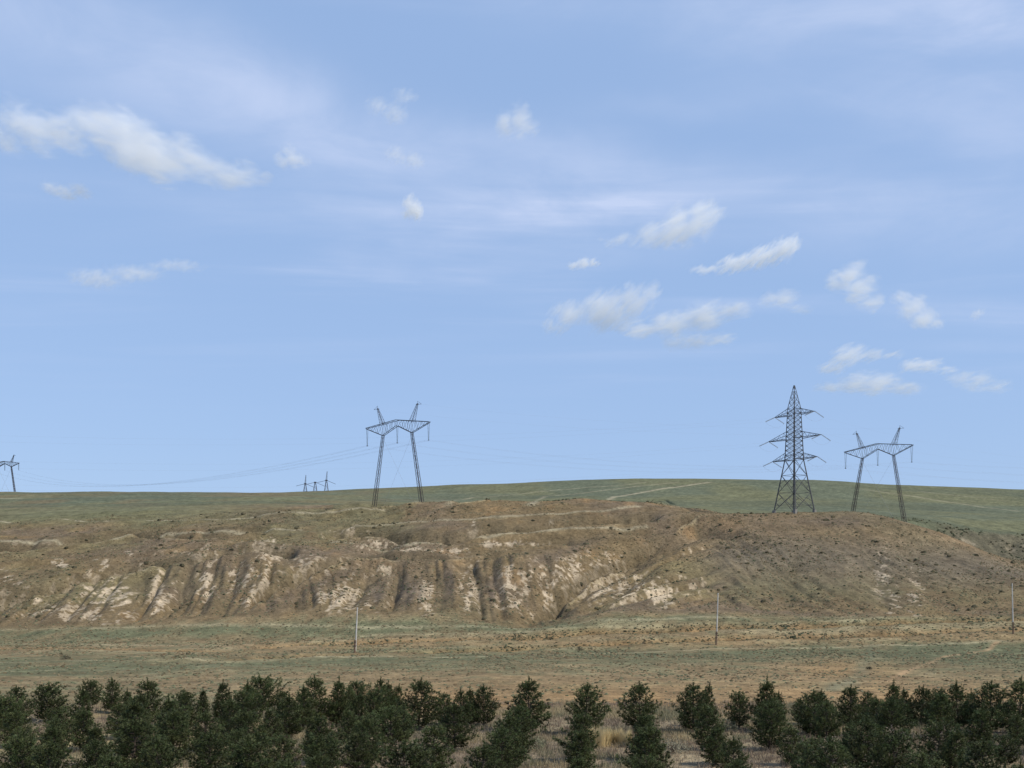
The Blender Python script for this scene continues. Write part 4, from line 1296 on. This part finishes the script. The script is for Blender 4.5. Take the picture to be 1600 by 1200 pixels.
# ------------------------------------------------------------------ fair-weather clouds, real volumes high over the plain
def cloud(lobes, dens, label, D=2600.0, soft=.5, nscale=1.0, thr=.0):
    cs = [Vector(((p - CX) / F * D, D, CZ + (HY - q) / F * D)) for p, q, r in lobes]
    rs = [r * D / F for p, q, r in lobes]
    c0 = sum(cs, Vector()) / len(cs)
    bm = bmesh.new()
    for c, r, i in zip(cs, rs, range(len(cs))):
        gaps = [abs((cs[j] - c).length) for j in (i - 1, i + 1) if 0 <= j < len(cs)]
        gx = max([r * 1.05] + [g * .72 for g in gaps])
        for a in range(10):
            for b in range(5):
                th, ph = 6.283 * a / 10, math.pi * (b + .5) / 5
                bm.verts.new((c - c0) + Vector((math.cos(th) * math.sin(ph) * gx * 1.15, math.sin(th) * math.sin(ph) * r * 4.4, math.cos(ph) * r * 1.5)))
    res = bmesh.ops.convex_hull(bm, input=bm.verts)
    bmesh.ops.delete(bm, geom=[v for v in res['geom_interior'] if isinstance(v, bmesh.types.BMVert)], context='VERTS')
    bmesh.ops.delete(bm, geom=[v for v in bm.verts if not v.link_faces], context='VERTS')
    bmesh.ops.recalc_face_normals(bm, faces=bm.faces)
    me = bpy.data.meshes.new('cloud'); bm.to_mesh(me); bm.free()
    m = bpy.data.materials.new('cloud_vapour'); m.use_nodes = True
    t = NT(m.node_tree)
    tc = t.n('ShaderNodeTexCoord'); p = tc.outputs['Object']
    rm = max(rs)
    off = (random.uniform(0, 90), random.uniform(0, 90), random.uniform(0, 90))
    pv = t.n('ShaderNodeMapping'); t.put(pv.inputs[0], p)
    pv.vector_type = 'TEXTURE'
    dv = cs[-1] - cs[0]
    ang = (math.atan2(dv.z, dv.x) if len(cs) > 2 else .5) + random.uniform(.05, .5)
    pv.inputs['Location'].default_value = tuple(q_ * rm for q_ in off)
    pv.inputs['Rotation'].default_value = (0, -ang, 0)
    pv.inputs['Scale'].default_value = (rm / .55, rm * 2.2, rm / 1.7)
    wn = t.n('ShaderNodeTexNoise'); t.put(wn.inputs['Vector'], pv.outputs[0]); wn.inputs['Scale'].default_value = .9; wn.inputs['Detail'].default_value = 2
    wv = t.n('ShaderNodeVectorMath', operation='SCALE'); t.put(wv.inputs[0], t.vm('SUBTRACT', wn.outputs['Color'], (.5, .5, .5))); wv.inputs['Scale'].default_value = rm * 1.5
    pw = t.vm('ADD', p, wv.outputs[0])
    best = None
    for c, r, i in zip(cs, rs, range(len(cs))):
        gaps = [abs((cs[j] - c).length) for j in (i - 1, i + 1) if 0 <= j < len(cs)]
        gx = max([r * 1.05] + [g * .72 for g in gaps])
        q = t.vm('MULTIPLY', t.vm('SUBTRACT', pw, tuple(c - c0)), (.8 / gx, .8 / (r * 3.3), .8 / r))
        f = t.m('SUBTRACT', 1.0, t.vm('LENGTH', q))
        best = f if best is None else t.m('SMOOTH_MAX', best, f, .15)
    n1 = t.noise(pv.outputs[0], 1.5, 8, .66, .7)
    val = t.m('ADD', best, t.m('MULTIPLY', t.m('SUBTRACT', n1, .52 + thr), 2.7))
    den = t.m('MULTIPLY', t.m('MULTIPLY', t.ramp(val, .0, soft * 2.4), dens * .82 / rm), t.ramp(best, .0, .25))
    # stay inside the hull
    vol = t.n('ShaderNodeVolumeScatter')
    vol.inputs['Color'].default_value = (1, 1, 1, 1)
    vol.inputs['Anisotropy'].default_value = .0
    t.put(vol.inputs['Density'], den)
    o_ = t.n('ShaderNodeOutputMaterial'); t.put(o_.inputs['Volume'], vol.outputs[0])
    o = link('cloud', me, m)
    o.location = c0
    tag(o, label, 'cloud', 'small white clouds')


CLOUDS = [
    ([(145, 195, 20), (190, 222, 36), (240, 238, 34), (300, 252, 25), (360, 270, 16), (402, 283, 8)], 1.3, 'largest bright white cloud, long and tapering to a point', .45),
    ([(0, 215, 18), (45, 200, 26), (98, 206, 24)], 1.0, 'fainter ragged cloud adjoining the broad end of the largest cloud', .5),
    ([(790, 196, 14), (812, 190, 19), (832, 199, 8)], .8, 'small puffy white cloud alone high above the plain', .5),
    ([(440, 250, 9), (456, 245, 13), (474, 252, 8)], .75, 'small faint cloud just past the tip of the largest cloud', .55),
    ([(634, 335, 6), (646, 326, 14)], 1.4, 'small triangular white cloud high above the tall portal pylon', .45),
    ([(80, 295, 8), (103, 302, 9), (126, 299, 9)], .8, 'small curled wisp of cloud under the largest cloud', .55),
    ([(150, 436, 12), (210, 427, 11), (275, 415, 7)], .62, 'long thin wisp of cloud below the largest cloud', .6),
    ([(970, 377, 7), (1020, 369, 15), (1060, 357, 25), (1098, 343, 21), (1120, 336, 10)], 1.3, 'bright jagged cloud with a thin tail, highest of the cluster', .5),
    ([(1105, 421, 6), (1150, 412, 11), (1190, 403, 14), (1222, 390, 15), (1238, 382, 10)], 1.1, 'bright club-shaped cloud below the jagged one', .45),
    ([(897, 415, 5), (912, 411, 7), (927, 411, 5)], .9, 'tiny flat cloud beside the tail of the jagged cloud', .5),
    ([(864, 515, 8), (895, 492, 17), (945, 486, 27), (990, 470, 24), (1014, 455, 12)], 1.0, 'broad soft wing-shaped cloud, first of the lower cluster', .55),
    ([(1000, 516, 12), (1050, 506, 18), (1100, 496, 20), (1145, 485, 12)], 1.0, 'soft elongated cloud touching the wing-shaped cloud', .55),
    ([(1055, 535, 10), (1085, 533, 13), (1125, 530, 9)], .6, 'faint veil of cloud hanging under the soft elongated cloud', .6),
    ([(1203, 468, 11), (1226, 466, 13), (1252, 482, 7)], .6, 'faint arched cloud above the lattice pylon', .6),
    ([(1304, 437, 10), (1326, 431, 18), (1345, 452, 19), (1360, 474, 11)], .9, 'bright flame-shaped cloud above the shorter portal pylon', .5),
    ([(1408, 465, 9), (1425, 481, 16), (1445, 497, 13), (1462, 507, 7)], .9, 'bright slanting cloud past the flame-shaped one', .5),
    ([(1300, 574, 11), (1326, 556, 16), (1360, 555, 10), (1390, 554, 7)], .9, 'upper cloud of the low bank above the shorter portal pylon', .55),
    ([(1300, 606, 9), (1340, 597, 14), (1372, 600, 16), (1416, 606, 9)], .9, 'lowest flat cloud just above the shorter portal pylon', .55),
    ([(1425, 571, 10), (1450, 571, 10), (1478, 578, 6)], .75, 'small round cloud at the end of the low bank', .55),
    ([(1500, 590, 11), (1530, 597, 15), (1560, 604, 10)], .55, 'faint low cloud farthest along the low bank', .6),
    ([(590, 165, 9), (616, 178, 11), (632, 150, 8)], .5, 'faint curl of cloud at the lower end of the cirrus streak', .6),
    ([(618, 242, 9), (645, 251, 10)], .5, 'faint little cloud below the curl by the cirrus streak', .6),
    ([(1528, 490, 7)], .5, 'tiny dot of cloud far from the others', .5),
]
for l_, dn, lb, sf in CLOUDS:
    cloud(l_, dn, lb, soft=sf)
